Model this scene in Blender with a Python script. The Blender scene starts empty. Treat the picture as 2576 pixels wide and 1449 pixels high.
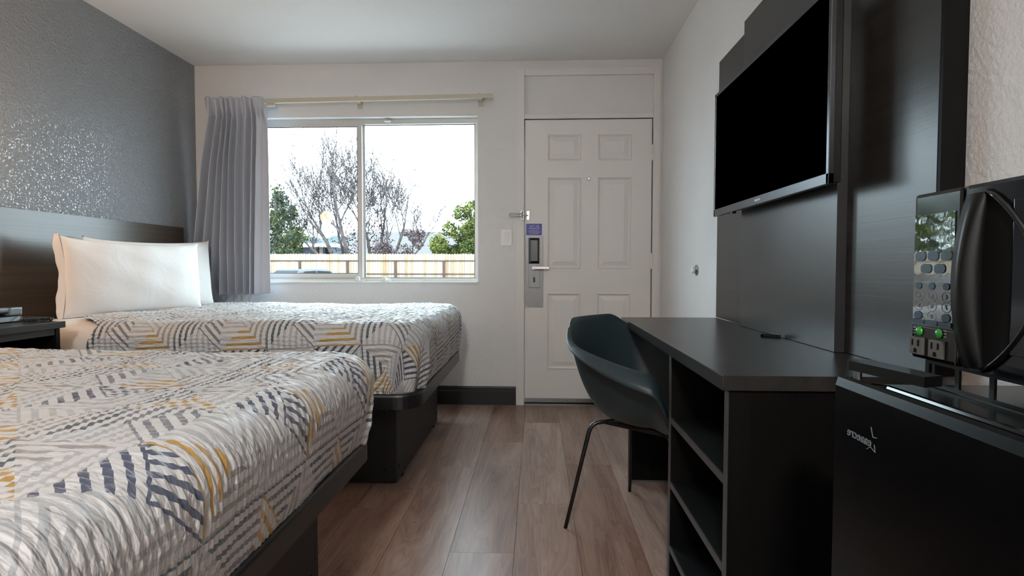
import bpy, bmesh, math, random
import numpy as np
from mathutils import Vector, Matrix

random.seed(7)
rng = np.random.default_rng(7)
S = bpy.context.scene
COL = S.collection
PI = math.pi

# ------------------------------------------------------------------ camera
F_PX, YAW, PITCH, ROLL, CAM_H = 1400.0, 0.0436, 0.0355, 0.0010, 0.989
cy, sy, cp, sp = math.cos(YAW), math.sin(YAW), math.cos(PITCH), math.sin(PITCH)
fwd = Vector((-sy * cp, cy * cp, -sp)); rgt = Vector((cy, sy, 0)); upv = rgt.cross(fwd)
c_, s_ = math.cos(ROLL), math.sin(ROLL)
r2 = c_ * rgt + s_ * upv; u2 = -s_ * rgt + c_ * upv
cam = bpy.data.cameras.new('camera'); camo = bpy.data.objects.new('camera', cam); COL.objects.link(camo)
M = Matrix.Identity(4)
for i in range(3):
    M[i][0], M[i][1], M[i][2] = r2[i], u2[i], -fwd[i]
M[2][3] = CAM_H
camo.matrix_world = M
cam.sensor_width = 36.0; cam.lens = F_PX * 36.0 / 2576.0; cam.clip_start = 0.03; cam.clip_end = 600
S.camera = camo

# ------------------------------------------------------------------ light and exposure
SKY = 13.0
w = bpy.data.worlds.new('sky'); S.world = w; w.use_nodes = True
bgn = w.node_tree.nodes['Background']; bgn.inputs[0].default_value = (0.72, 0.90, 1.0, 1); bgn.inputs[1].default_value = SKY
sun = bpy.data.lights.new('sun', 'SUN'); sun.energy = 9.0; sun.angle = 0.01; sun.color = (1, .93, .82)
suno = bpy.data.objects.new('sun', sun); COL.objects.link(suno)
suno.rotation_euler = Vector((-0.35, 0.75, -0.62)).to_track_quat('-Z', 'Y').to_euler(); suno.location = (0, -5, 12)
por = bpy.data.lights.new('window_portal', 'AREA'); por.shape = 'RECTANGLE'; por.size = 1.76; por.size_y = 1.2
por.cycles.is_portal = True
poro = bpy.data.objects.new('window_portal', por); COL.objects.link(poro)
poro.location = (-1.29, 4.125, 1.48); poro.rotation_euler = (-PI / 2, 0, 0)
CEIL_FILL = 360.0
UPLIGHT_FILL = 640.0
SCONCE = 65.0
vs = S.view_settings
vs.view_transform = 'Standard'; vs.look = 'None'; vs.exposure = 0.0; vs.gamma = 1.0; vs.use_curve_mapping = False
S.cycles.use_denoising = True
S.cycles.max_bounces = 8; S.cycles.diffuse_bounces = 5; S.cycles.glossy_bounces = 4
S.cycles.transparent_max_bounces = 12; S.cycles.sample_clamp_indirect = 6.0
S.cycles.caustics_reflective = False; S.cycles.caustics_refractive = False

# ------------------------------------------------------------------ node helpers
class G:
    """tiny expression builder for node maths"""
    def __init__(s, m):
        s.m = m; s.nt = m.node_tree; s.n = s.nt.nodes; s.l = s.nt.links
    def put(s, sock, v):
        if isinstance(v, bpy.types.NodeSocket): s.l.new(v, sock)
        else: sock.default_value = v
    def math(s, op, a, b=None, c=None):
        k = s.n.new('ShaderNodeMath'); k.operation = op
        for i, v in enumerate((a, b, c)):
            if v is not None: s.put(k.inputs[i], v)
        return k.outputs[0]
    def mix(s, f, a, b):
        k = s.n.new('ShaderNodeMix'); k.data_type = 'RGBA'
        s.put(k.inputs[0], f); s.put(k.inputs[6], a); s.put(k.inputs[7], b); return k.outputs[2]
    def coord(s, kind='Object', scale=(1, 1, 1), rot=(0, 0, 0), loc=(0, 0, 0)):
        t = s.n.new('ShaderNodeTexCoord'); mp = s.n.new('ShaderNodeMapping')
        mp.inputs['Scale'].default_value = scale; mp.inputs['Rotation'].default_value = rot; mp.inputs['Location'].default_value = loc
        s.l.new(t.outputs[kind], mp.inputs[0]); return mp.outputs[0]
    def noise(s, vec, scale=1.0, detail=3.0, rough=.55, dist=0.0):
        k = s.n.new('ShaderNodeTexNoise'); s.put(k.inputs['Vector'], vec)
        k.inputs['Scale'].default_value = scale; k.inputs['Detail'].default_value = detail
        k.inputs['Roughness'].default_value = rough; k.inputs['Distortion'].default_value = dist
        return k.outputs['Fac']
    def ramp(s, f, stops, interp='LINEAR'):
        k = s.n.new('ShaderNodeValToRGB'); cr = k.color_ramp; cr.interpolation = interp
        while len(cr.elements) < len(stops): cr.elements.new(0.5)
        for e, (p, c) in zip(cr.elements, stops): e.position = p
        for e, (p, c) in zip(cr.elements, stops): e.color = (*c, 1)
        s.put(k.inputs[0], f); return k.outputs[0]
    def bump(s, h, strength=.3, dist=.01, normal=None):
        k = s.n.new('ShaderNodeBump'); k.inputs['Strength'].default_value = strength; k.inputs['Distance'].default_value = dist
        s.put(k.inputs['Height'], h)
        if normal is not None: s.put(k.inputs['Normal'], normal)
        s.l.new(k.outputs[0], s.p.inputs['Normal']); return k.outputs[0]

def mat(name, col=(.5, .5, .5), rough=.5, metal=0.0, spec=.5, emit=None, coat=0.0):
    m = bpy.data.materials.new(name); m.use_nodes = True
    p = m.node_tree.nodes['Principled BSDF']
    p.inputs['Base Color'].default_value = (*col, 1); p.inputs['Roughness'].default_value = rough
    p.inputs['Metallic'].default_value = metal; p.inputs['Specular IOR Level'].default_value = spec
    if coat: p.inputs['Coat Weight'].default_value = coat; p.inputs['Coat Roughness'].default_value = .08
    if emit: p.inputs['Emission Color'].default_value = (*emit[0], 1); p.inputs['Emission Strength'].default_value = emit[1]
    g = G(m); g.p = p; m['_'] = 0
    return m, g

def paint(name, col, rough=.55, bump=.25, scale=70, spec=.5, var=.05, dist=.004):
    m, g = mat(name, col, rough, spec=spec)
    v = g.coord('Object')
    n = g.noise(v, scale, 3, .6); big = g.noise(v, 1.7, 2)
    g.put(g.p.inputs['Base Color'], g.mix(big, (*[c * (1 - var) for c in col], 1), (*[min(1, c * (1 + var)) for c in col], 1)))
    g.bump(g.ramp(n, [(.38, (0, 0, 0)), (.62, (1, 1, 1))]), bump, dist)
    return m

def wood(name, c1, c2, axis='x', rough=.4, spec=.5, fine=170, bump=.12, coat=0.0):
    m, g = mat(name, c1, rough, spec=spec, coat=coat)
    sc = {'x': (1.3, fine, fine), 'y': (fine, 1.3, fine), 'z': (fine, fine, 1.3)}[axis]
    n = g.noise(g.coord('Object', sc), 1.0, 4, .65, .3)
    sc2 = tuple(a * .18 for a in sc); n2 = g.noise(g.coord('Object', sc2), 1.0, 2, .5)
    f = g.math('MULTIPLY_ADD', n2, .5, g.math('MULTIPLY', n, .5))
    g.put(g.p.inputs['Base Color'], g.ramp(f, [(.35, c1), (.65, c2)]))
    g.bump(n, bump, .001)
    return m

# ------------------------------------------------------------------ materials
M_ = {}
M_['wall_white'] = paint('wall_white', (.75, .745, .74), .55, .28, 80)
M_['wall_gray'] = paint('wall_gray', (.235, .24, .25), .28, .7, 62, spec=.8, dist=.007)
M_['ceiling'] = paint('ceiling_white', (.76, .74, .725), .8, .12, 60)
M_['trim_white'] = paint('trim_white', (.76, .745, .72), .45, .05, 30)
M_['door'] = paint('door_white', (.78, .765, .74), .42, .06, 140, var=.03)
M_['dark_base'] = wood('dark_baseboard', (.004, .0042, .005), (.008, .008, .009), 'x', .4, spec=.35)
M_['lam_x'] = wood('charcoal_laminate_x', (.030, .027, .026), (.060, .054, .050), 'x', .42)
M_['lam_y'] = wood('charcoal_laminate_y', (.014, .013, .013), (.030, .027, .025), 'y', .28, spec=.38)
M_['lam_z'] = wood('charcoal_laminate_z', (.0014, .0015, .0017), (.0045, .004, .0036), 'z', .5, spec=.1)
M_['lam_edge'] = wood('charcoal_edge_band', (.03, .028, .027), (.055, .050, .047), 'z', .45)
M_['head'] = wood('headboard_laminate', (.040, .028, .020), (.075, .055, .040), 'y', .30, bump=.25, fine=120)
M_['panel_raised'], g = mat('panel_raised', (.028, .028, .029), .27, spec=.4)
n = g.noise(g.coord('Object', (1, 1.5, 9)), 3, 3); g.bump(n, .03, .002)
M_['bedframe'], _ = mat('bed_frame_black', (.0055, .0055, .006), .36)
M_['bedbase'], _ = mat('bed_base_black', (.0055, .0053, .006), .5, spec=.4)
M_['black'], _ = mat('black_plastic', (.0025, .0027, .0032), .32, spec=.3)
M_['black_matte'], _ = mat('black_matte', (.004, .004, .004), .8, spec=.1)
M_['gloss_black'], _ = mat('gloss_black', (.003, .0035, .0045), .10, spec=.6)
M_['screen'], _ = mat('television_screen_black', (.0002, .0002, .0002), .9, spec=.0)
M_['bezel'], _ = mat('bezel_brushed', (.05, .052, .058), .25, metal=.8)
M_['steel'], g = mat('brushed_steel', (.22, .225, .23), .42, metal=.9)
M_['chrome'], _ = mat('chrome', (.62, .62, .63), .14, metal=1)
M_['blue'], _ = mat('sign_blue', (.045, .045, .33), .45)
M_['print_white'], _ = mat('print_white', (.75, .75, .72), .5)
M_['print_grey'], _ = mat('print_grey', (.22, .22, .22), .5)
M_['print_silver'], _ = mat('print_silver', (.14, .165, .185), .4)
M_['switch'], _ = mat('switch_plastic', (.86, .85, .82), .35)
M_['alu'], _ = mat('window_aluminium', (.60, .59, .57), .38, metal=.25)
M_['alu_dark'], _ = mat('window_gasket', (.03, .03, .035), .5)
M_['vinyl'], _ = mat('sill_white', (.70, .70, .68), .45)
M_['rod'], _ = mat('rod_cream', (.55, .50, .40), .4)
M_['chair'], g = mat('chair_shell_petrol', (.014, .028, .034), .48)
g.bump(g.noise(g.coord('Object'), 700, 2), .12, .0006)
M_['leg'], _ = mat('chair_leg_black', (.014, .014, .015), .3, metal=.3)
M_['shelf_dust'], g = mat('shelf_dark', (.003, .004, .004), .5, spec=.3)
M_['fridge'], g = mat('fridge_black', (.0012, .0015, .0018), .26, spec=.16)
g.bump(g.noise(g.coord('Object'), 900, 2), .05, .0004)
M_['outlet'], g = mat('outlet_grey', (.085, .078, .070), .6)
g.bump(g.noise(g.coord('Object'), 1300, 2), .5, .0006)
M_['led'], _ = mat('green_button', (.02, .25, .03), .12, coat=.6)
M_['lcd'], g = mat('panel_film', (.006, .008, .008), .03, spec=.5)
g.p.inputs['IOR'].default_value = 2.6
g.bump(g.noise(g.coord('Object', (1, 1, 1)), 45, 2), .05, .002)
M_['button_blue'], _ = mat('button_blue', (.025, .055, .085), .2)
M_['phone'], _ = mat('phone_black', (.015, .016, .02), .35)
M_['phone_grey'], _ = mat('phone_grey', (.16, .18, .20), .3)
M_['copper'], _ = mat('cord_straight', (.10, .055, .03), .4)
M_['red'], _ = mat('red_led', (.4, .01, .01), .4, emit=((1, .03, .02), .7))
M_['sheet'], g = mat('white_sheet', (.74, .70, .68), .85, spec=.2)
g.bump(g.noise(g.coord('Object'), 9, 4), .25, .01)
M_['pillow'], g = mat('white_pillowcase', (.76, .72, .69), .85, spec=.2)
g.bump(g.noise(g.coord('Object'), 8, 5, .55, .6), .35, .012)
M_['curtain'], g = mat('curtain_grey', (.50, .51, .56), .7, spec=.25)
g.p.inputs['Sheen Weight'].default_value = .15
g.bump(g.noise(g.coord('Object', (1, 1, .35)), 900, 1), .1, .0005)
M_['glass'] = bpy.data.materials.new('window_glass'); M_['glass'].use_nodes = True
nt = M_['glass'].node_tree; nt.nodes.clear()
o_ = nt.nodes.new('ShaderNodeOutputMaterial'); mx = nt.nodes.new('ShaderNodeMixShader'); tr = nt.nodes.new('ShaderNodeBsdfTransparent'); gl = nt.nodes.new('ShaderNodeBsdfGlossy'); fr = nt.nodes.new('ShaderNodeFresnel')
tr.inputs[0].default_value = (.97, .985, .98, 1); gl.inputs['Roughness'].default_value = .01; fr.inputs[0].default_value = 1.35
nt.links.new(fr.outputs[0], mx.inputs[0]); nt.links.new(tr.outputs[0], mx.inputs[1]); nt.links.new(gl.outputs[0], mx.inputs[2]); nt.links.new(mx.outputs[0], o_.inputs[0])

# floor planks: one tone per plank, long grain with cathedral figure
m, g = mat('vinyl_plank', (.2, .15, .12), .36, spec=.5); M_['plank'] = m
oi = g.n.new('ShaderNodeObjectInfo'); rnd = oi.outputs['Random']
tc = g.n.new('ShaderNodeTexCoord'); ad = g.n.new('ShaderNodeVectorMath'); ad.operation = 'MULTIPLY_ADD'
g.l.new(tc.outputs['Object'], ad.inputs[0]); ad.inputs[1].default_value = (1, 1, 1)
cb = g.n.new('ShaderNodeCombineXYZ'); g.put(cb.inputs[0], g.math('MULTIPLY', rnd, 17.0)); g.put(cb.inputs[1], g.math('MULTIPLY', rnd, 41.0)); g.l.new(cb.outputs[0], ad.inputs[2])
def scaled(v, sc):
    k = g.n.new('ShaderNodeVectorMath'); k.operation = 'MULTIPLY'; g.l.new(v, k.inputs[0]); k.inputs[1].default_value = sc; return k.outputs[0]
grain = g.noise(scaled(ad.outputs[0], (140, 5, 1)), 1, 4, .6, .4)
broad = g.noise(scaled(ad.outputs[0], (11, 1.2, 1)), 1, 3, .5, .8)
rings = g.math('FRACT', g.math('MULTIPLY', broad, 9.0))
cross = g.noise(scaled(ad.outputs[0], (30, 160, 1)), 1, 2)
f = g.math('ADD', g.math('MULTIPLY', broad, .55), g.math('ADD', g.math('MULTIPLY', grain, .28), g.math('ADD', g.math('MULTIPLY', rings, .10), g.math('MULTIPLY', cross, .07))))
c = g.ramp(f, [(.32, (.120, .060, .042)), (.48, (.240, .147, .112)), (.66, (.345, .240, .195))])
tone = g.math('MULTIPLY_ADD', rnd, .40, .78)
hs = g.n.new('ShaderNodeHueSaturation'); g.l.new(c, hs.inputs['Color']); g.put(hs.inputs['Value'], tone); g.put(hs.inputs['Saturation'], g.math('MULTIPLY_ADD', rnd, -.35, 1.1))
g.put(g.p.inputs['Base Color'], hs.outputs[0])
g.bump(g.math('ADD', g.math('MULTIPLY', grain, .7), g.math('MULTIPLY', rings, .5)), .22, .0012)

# printed seersucker quilt: square grid, every square cut into four striped triangles
CELL = .203
m, g = mat('seersucker_quilt', (.6, .6, .6), .52, spec=.5); M_['quilt'] = m
uvn = g.n.new('ShaderNodeUVMap'); uvn.uv_map = 'cloth'
sx = g.n.new('ShaderNodeSeparateXYZ'); g.l.new(uvn.outputs[0], sx.inputs[0])
U = g.math('DIVIDE', sx.outputs[0], CELL); V = g.math('DIVIDE', sx.outputs[1], CELL)
cu = g.math('FLOOR', U); cv = g.math('FLOOR', V)
fu = g.math('SUBTRACT', g.math('SUBTRACT', U, cu), .5); fv = g.math('SUBTRACT', g.math('SUBTRACT', V, cv), .5)
hor = g.math('GREATER_THAN', g.math('ABSOLUTE', fu), g.math('ABSOLUTE', fv))
kh = g.math('SUBTRACT', 3.0, g.math('MULTIPLY', g.math('GREATER_THAN', fu, 0.0), 2.0))      # right 1, left 3
kv = g.math('SUBTRACT', 2.0, g.math('MULTIPLY', g.math('GREATER_THAN', fv, 0.0), 2.0))      # top 0, bottom 2
k = g.math('ADD', g.math('MULTIPLY', hor, kh), g.math('MULTIPLY', g.math('SUBTRACT', 1.0, hor), kv))
pu = g.math('FLOORED_MODULO', cu, 2.0); pv = g.math('FLOORED_MODULO', cv, 2.0)
tid = g.math('ADD', g.math('MULTIPLY_ADD', pv, 8.0, g.math('MULTIPLY', pu, 4.0)), k)
fac = g.math('DIVIDE', g.math('ADD', tid, .5), 16.0)
MU, NV, TL, TP, LG, SL = (.36, .20, .020), (.014, .026, .070), (.022, .048, .066), (.25, .235, .225), (.37, .385, .40), (.12, .13, .155)
HZ, VT, DP, DN = (0, 1), (1, 0), (.707, -.707), (.707, .707)      # stripe direction given by its cross coordinate
tab = {  # (row, col): top, right, bottom, left
    (0, 0): [(NV, DP), (LG, VT), (LG, HZ), (NV, DN)],             # below the mustard square
    (0, 1): [(TP, HZ), (LG, VT), (MU, DP), (TL, VT)],
    (1, 0): [(LG, DN), (TP, VT), (MU, HZ), (LG, HZ)],             # mustard square
    (1, 1): [(SL, VT), (SL, DN), (LG, VT), (TL, VT)],
}
stc, std = [], []
for r in (0, 1):
    for cc in (0, 1):
        for q, (colr, dr) in enumerate(tab[(r, cc)]):
            i = r * 8 + cc * 4 + q
            stc.append((i / 16, colr)); std.append((i / 16, ((dr[0] + 1) / 2, (dr[1] + 1) / 2, 0)))
colr = g.ramp(fac, stc, 'CONSTANT'); dirc = g.ramp(fac, std, 'CONSTANT')
sd = g.n.new('ShaderNodeSeparateColor'); g.l.new(dirc, sd.inputs[0])
a = g.math('MULTIPLY_ADD', sd.outputs[0], 2.0, -1.0); b = g.math('MULTIPLY_ADD', sd.outputs[1], 2.0, -1.0)
wv = g.math('ADD', g.math('MULTIPLY', a, fu), g.math('MULTIPLY', b, fv))
mp = g.n.new('ShaderNodeVectorMath'); mp.operation = 'MULTIPLY'; g.l.new(uvn.outputs[0], mp.inputs[0]); mp.inputs[1].default_value = (60, 60, 1)
wob = g.math('MULTIPLY', g.math('SUBTRACT', g.noise(mp.outputs[0], 1.0, 1), .5), .012)
fr_ = g.math('FRACT', g.math('MULTIPLY_ADD', g.math('ADD', wv, wob), 8.0, .0))
stripe = g.math('GREATER_THAN', g.math('ABSOLUTE', g.math('SUBTRACT', fr_, .5)), .285)
mp2 = g.n.new('ShaderNodeVectorMath'); mp2.operation = 'MULTIPLY'; g.l.new(uvn.outputs[0], mp2.inputs[0]); mp2.inputs[1].default_value = (45, 45, 1)
blot = g.noise(mp2.outputs[0], 1.0, 3)
colr2 = g.mix(g.math('MULTIPLY', blot, .16), colr, (.42, .42, .43, 1))
g.put(g.p.inputs['Base Color'], g.mix(stripe, (.57, .57, .575, 1), colr2))
mp3 = g.n.new('ShaderNodeVectorMath'); mp3.operation = 'MULTIPLY'; g.l.new(uvn.outputs[0], mp3.inputs[0]); mp3.inputs[1].default_value = (38, 110, 1)
g.bump(g.noise(mp3.outputs[0], 1.0, 2, .5), .9, .008)
g.p.inputs['Sheen Weight'].default_value = .35

# outdoors
def simple_noise(name, c1, c2, scale, rough=.8, axis=None):
    m, g = mat(name, c1, rough, spec=.2)
    n = g.noise(g.coord('Object', axis or (1, 1, 1)), scale, 3)
    g.put(g.p.inputs['Base Color'], g.ramp(n, [(.35, c1), (.65, c2)])); return m
M_['picket'], g = mat('cedar_picket', (.42, .30, .17), .8, spec=.2)
oi = g.n.new('ShaderNodeObjectInfo'); n = g.noise(g.coord('Object', (30, 30, 1.2)), 1, 3)
f = g.math('ADD', g.math('MULTIPLY', oi.outputs['Random'], .6), g.math('MULTIPLY', n, .5))
g.put(g.p.inputs['Base Color'], g.ramp(f, [(.2, (.115, .078, .044)), (.5, (.15, .128, .098)), (.9, (.165, .15, .125))]))
M_['fence_post'] = simple_noise('fence_post', (.026, .014, .011), (.040, .025, .020), 4)
M_['bark'] = simple_noise('bark_grey', (.014, .012, .012), (.032, .028, .027), 6)
M_['twig'] = simple_noise('twig_grey', (.030, .026, .027), (.060, .053, .054), 3)
M_['leaf_red'] = simple_noise('leaf_dull_red', (.010, .005, .006), (.028, .016, .018), 2.0)
M_['leaf_green'] = simple_noise('leaf_green', (.012, .024, .005), (.065, .078, .013), .9)
M_['leaf_dark'] = simple_noise('leaf_dark_green', (.005, .012, .006), (.030, .040, .008), .8)
M_['leaf_mauve'] = simple_noise('leaf_mauve', (.028, .018, .020), (.055, .043, .045), 1.5)
M_['shingle'] = simple_noise('roof_shingle', (.048, .047, .047), (.060, .058, .058), 3, axis=(1, 4, 4))
M_['house'] = simple_noise('house_wall', (.05, .045, .042), (.06, .055, .05), 2)
M_['shed'] = simple_noise('shed_wall', (.040, .050, .066), (.055, .066, .082), 1.5)
M_['asphalt'] = simple_noise('concrete_lot', (.26, .25, .24), (.31, .30, .29), 5)
M_['hill'] = simple_noise('hill_trees_hazed', (.020, .032, .036), (.032, .044, .048), .25)  # bluish tint puts the distance haze into the tree colour
M_['carpaint'], _ = mat('car_silver_blue', (.050, .053, .062), .6, spec=.05)
M_['carglass'], _ = mat('car_glass', (.006, .009, .011), .5, spec=.06)
M_['tire'], _ = mat('tire', (.01, .01, .01), .8)
M_['hub'], _ = mat('hubcap', (.2, .2, .2), .4, metal=.6)

# ------------------------------------------------------------------ object helpers
ORIG = {}
def tag(o, label, cat, group=None):
    o['label'] = label; o['category'] = cat
    if group: o['group'] = group
    return o
def origin(o):
    p = Vector((0, 0, 0))
    while o is not None: p += o.location; o = o.parent
    return p
def thing(name, loc, label, cat, group=None):
    o = bpy.data.objects.new(name, None); COL.objects.link(o); o.location = loc; o.empty_display_size = .05
    return tag(o, label, cat, group)
def struct(o):
    o['kind'] = 'structure'; return o
def stuff(o):
    o['kind'] = 'stuff'; return o
def mk(name, verts, faces, m, parent=None, smooth=False, loc=None):
    V = np.asarray(verts, float).reshape(-1, 3)
    if parent is not None: og = np.array(origin(parent)); lo = (0, 0, 0)
    else:
        if loc is None: loc = ((V[:, 0].min() + V[:, 0].max()) / 2, (V[:, 1].min() + V[:, 1].max()) / 2, V[:, 2].min())
        og = np.array(loc); lo = loc
    me = bpy.data.meshes.new(name); me.from_pydata((V - og).tolist(), [], faces); me.update()
    if isinstance(m, str): m = M_[m]
    me.materials.append(m)
    if smooth: me.polygons.foreach_set('use_smooth', [True] * len(me.polygons))
    o = bpy.data.objects.new(name, me); COL.objects.link(o); o.location = lo
    if parent is not None: o.parent = parent
    return o
class B:
    """collects shapes of one part"""
    def __init__(s): s.v = []; s.f = []
    def add(s, v, f):
        n = len(s.v); s.v += [tuple(p) for p in v]; s.f += [[i + n for i in q] for q in f]; return s
    def box(s, x0, x1, y0, y1, z0, z1, bev=0.0):
        if bev <= 0:
            v = [(x, y, z) for x in (x0, x1) for y in (y0, y1) for z in (z0, z1)]
            return s.add(v, [(0, 1, 3, 2), (4, 6, 7, 5), (0, 4, 5, 1), (2, 3, 7, 6), (0, 2, 6, 4), (1, 5, 7, 3)])
        bm = bmesh.new(); bmesh.ops.create_cube(bm, size=1)
        for vv in bm.verts:
            vv.co = ((x0 + x1) / 2 + vv.co.x * (x1 - x0), (y0 + y1) / 2 + vv.co.y * (y1 - y0), (z0 + z1) / 2 + vv.co.z * (z1 - z0))
        bmesh.ops.bevel(bm, geom=bm.edges[:], offset=bev, segments=2, affect='EDGES', profile=.7)
        bm.verts.index_update()
        s.add([vv.co[:] for vv in bm.verts], [[vv.index for vv in ff.verts] for ff in bm.faces]); bm.free(); return s
    def tube(s, pts, rad, n=8, cap=True, closed=False):
        pts = [Vector(p) for p in pts]; N = len(pts)
        rad = rad if hasattr(rad, '__len__') else [rad] * N
        base = len(s.v); prev = None
        for i, p in enumerate(pts):
            if closed: t = pts[(i + 1) % N] - pts[i - 1]
            else: t = pts[min(i + 1, N - 1)] - pts[max(i - 1, 0)]
            t.normalize()
            if prev is None:
                ref = Vector((0, 0, 1)) if abs(t.z) < .9 else Vector((1, 0, 0)); a = t.cross(ref).normalized()
            else: a = (prev - t * prev.dot(t)).normalized()
            prev = a; b = t.cross(a)
            for j in range(n):
                th = 2 * PI * j / n; s.v.append(tuple(p + (a * math.cos(th) + b * math.sin(th)) * rad[i]))
        for i in range(N if closed else N - 1):
            for j in range(n):
                i2 = (i + 1) % N
                s.f.append([base + i * n + j, base + i * n + (j + 1) % n, base + i2 * n + (j + 1) % n, base + i2 * n + j])
        if cap and not closed:
            s.f.append([base + j for j in range(n)][::-1]); s.f.append([base + (N - 1) * n + j for j in range(n)])
        return s
    def lathe(s, prof, center, axis='z', n=20):
        base = len(s.v); c = Vector(center)
        ax = {'z': (Vector((1, 0, 0)), Vector((0, 1, 0)), Vector((0, 0, 1))), 'x': (Vector((0, 1, 0)), Vector((0, 0, 1)), Vector((1, 0, 0))), 'y': (Vector((0, 0, 1)), Vector((1, 0, 0)), Vector((0, 1, 0)))}[axis]
        for r, h in prof:
            for j in range(n):
                th = 2 * PI * j / n; s.v.append(tuple(c + ax[0] * r * math.cos(th) + ax[1] * r * math.sin(th) + ax[2] * h))
        for i in range(len(prof) - 1):
            for j in range(n):
                s.f.append([base + i * n + j, base + i * n + (j + 1) % n, base + (i + 1) * n + (j + 1) % n, base + (i + 1) * n + j])
        s.f.append([base + j for j in range(n)][::-1]); s.f.append([base + (len(prof) - 1) * n + j for j in range(n)])
        return s
    def prism(s, poly, ax, a0, a1):
        """poly: list of 2-D points, extruded along axis ax between a0 and a1"""
        def P(p, h): return {'x': (h, p[0], p[1]), 'y': (p[0], h, p[1]), 'z': (p[0], p[1], h)}[ax]
        n = len(poly); v = [P(p, a0) for p in poly] + [P(p, a1) for p in poly]
        f = [list(range(n))[::-1], list(range(n, 2 * n))] + [[i, (i + 1) % n, n + (i + 1) % n, n + i] for i in range(n)]
        return s.add(v, f)
    def go(s, name, m, parent=None, smooth=False, loc=None): 
        o = mk(name, s.v, s.f, m, parent, smooth, loc)
        if smooth == 'auto': pass
        return o
def bx(name, m, parent, *a, bev=.0): return B().box(*a, bev=bev).go(name, m, parent)
def rot2(pts, ang, c=(0, 0)): 
    ca, sa = math.cos(ang), math.sin(ang); return [(c[0] + x * ca - y * sa, c[1] + x * sa + y * ca) for x, y in pts]
def text(name, body, m, parent, at, size, right, up, mirror=False, align='CENTER', depth=.0004):
    cu_ = bpy.data.curves.new(name, 'FONT'); cu_.body = body; cu_.size = size; cu_.align_x = align; cu_.align_y = 'CENTER'; cu_.extrude = depth; cu_.resolution_u = 2
    t = bpy.data.objects.new('tmp', cu_); COL.objects.link(t); dg = bpy.context.evaluated_depsgraph_get(); dg.update()
    me = bpy.data.meshes.new_from_object(t.evaluated_get(dg)); V = np.empty(len(me.vertices) * 3); me.vertices.foreach_get('co', V); V = V.reshape(-1, 3)
    F = [list(p.vertices) for p in me.polygons]; bpy.data.objects.remove(t); bpy.data.meshes.remove(me); bpy.data.curves.remove(cu_)
    r, u = np.array(right, float), np.array(up, float); n_ = np.cross(r, u)
    W = np.array(at) + np.outer(V[:, 0] * (-1 if mirror else 1), r) + np.outer(V[:, 1], u) + np.outer(V[:, 2], n_)
    if mirror: F = [q[::-1] for q in F]
    return mk(name, W, F, m, parent)

# ================================================================== the setting
XL, XR, YB, YF, H = -2.49, .884, 4.0, -2.6, 2.457
TH = .13
WX0, WX1, WZ0, WZ1 = -2.16, -.42, .888, 2.077
fl = struct(bx('floor', 'black_matte', None, XL - TH, XR + TH, YF - TH, YB + TH, -.15, -.004))
struct(bx('ceiling', 'ceiling', None, XL - TH, XR + TH, YF - TH, YB + TH, H, H + .15))
struct(bx('wall_left', 'wall_gray', None, XL - TH, XL, YF - TH, YB + TH, 0, H))
struct(bx('wall_right', 'wall_white', None, XR, XR + TH, YF - TH, YB + TH, 0, H))
struct(bx('wall_front', 'wall_white', None, XL, XR, YF - TH, YF, 0, H))
FX0, FX1, FZ1 = -.142, .866, 2.402           # door frame outer
b = B()
b.box(XL, WX0, YB, YB + TH, 0, H); b.box(WX0, WX1, YB, YB + TH, 0, WZ0); b.box(WX0, WX1, YB, YB + TH, WZ1, H)
b.box(WX1, FX0 + .02, YB, YB + TH, 0, H); b.box(FX0 + .02, FX1 - .02, YB, YB + TH, FZ1 - .02, H); b.box(FX1 - .02, XR, YB, YB + TH, 0, H)
struct(b.go('wall_back', 'wall_white'))
# planks
PW, PL = .2255, 1.232
starts = {0: 1.895, 1: 2.305, -1: 2.726, 2: 1.55, 3: 2.735, 4: 3.15}
cache = {}
i0 = math.floor((XL + .30) / PW); i1 = math.ceil((XR + .30) / PW)
for i in range(i0, i1):
    xa, xb = max(XL, -.30 + i * PW), min(XR, -.30 + (i + 1) * PW)
    if xb - xa < .01: continue
    y = starts.get(i, (i * .7331) % PL); y -= math.ceil((y - YF) / PL) * PL
    while y < YB + .05:
        ya, yb = max(YF, y), min(YB + .06, y + PL); y += PL
        if yb - ya < .02: continue
        key = (round(xb - xa, 3), round(yb - ya, 3)); wd, ln = xb - xa - .0012, yb - ya - .0012
        if key not in cache:
            o = B().box(-wd / 2, wd / 2, -ln / 2, ln / 2, -.004, 0).go('plank', 'plank', None, loc=(0, 0, 0)); cache[key] = o.data
        else:
            o = bpy.data.objects.new('plank', cache[key]); COL.objects.link(o)
        o.parent = fl; o.location = Vector(((xa + xb) / 2, (ya + yb) / 2, 0.0)) - fl.location
# baseboards
def baseboard(name, x0, x1, y0, y1, side):
    pr = [(0, 0), (.014, 0), (.014, .098), (.009, .106), (.009, .122), (.004, .134), (0, .134)]
    b = B()
    if side == 'b': b.prism([(YB - p, z) for p, z in pr], 'x', x0, x1)
    if side == 'l': b.prism([(XL + p, z) for p, z in pr], 'y', y0, y1)
    if side == 'r': b.prism([(XR - p, z) for p, z in pr], 'y', y0, y1)
    return struct(b.go(name, 'dark_base'))
baseboard('baseboard_back', XL + .016, FX0 - .004, 0, 0, 'b')
baseboard('baseboard_left', 0, 0, YF, YB - .016, 'l')
baseboard('baseboard_right', 0, 0, YF, YB - .016, 'r')

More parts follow.
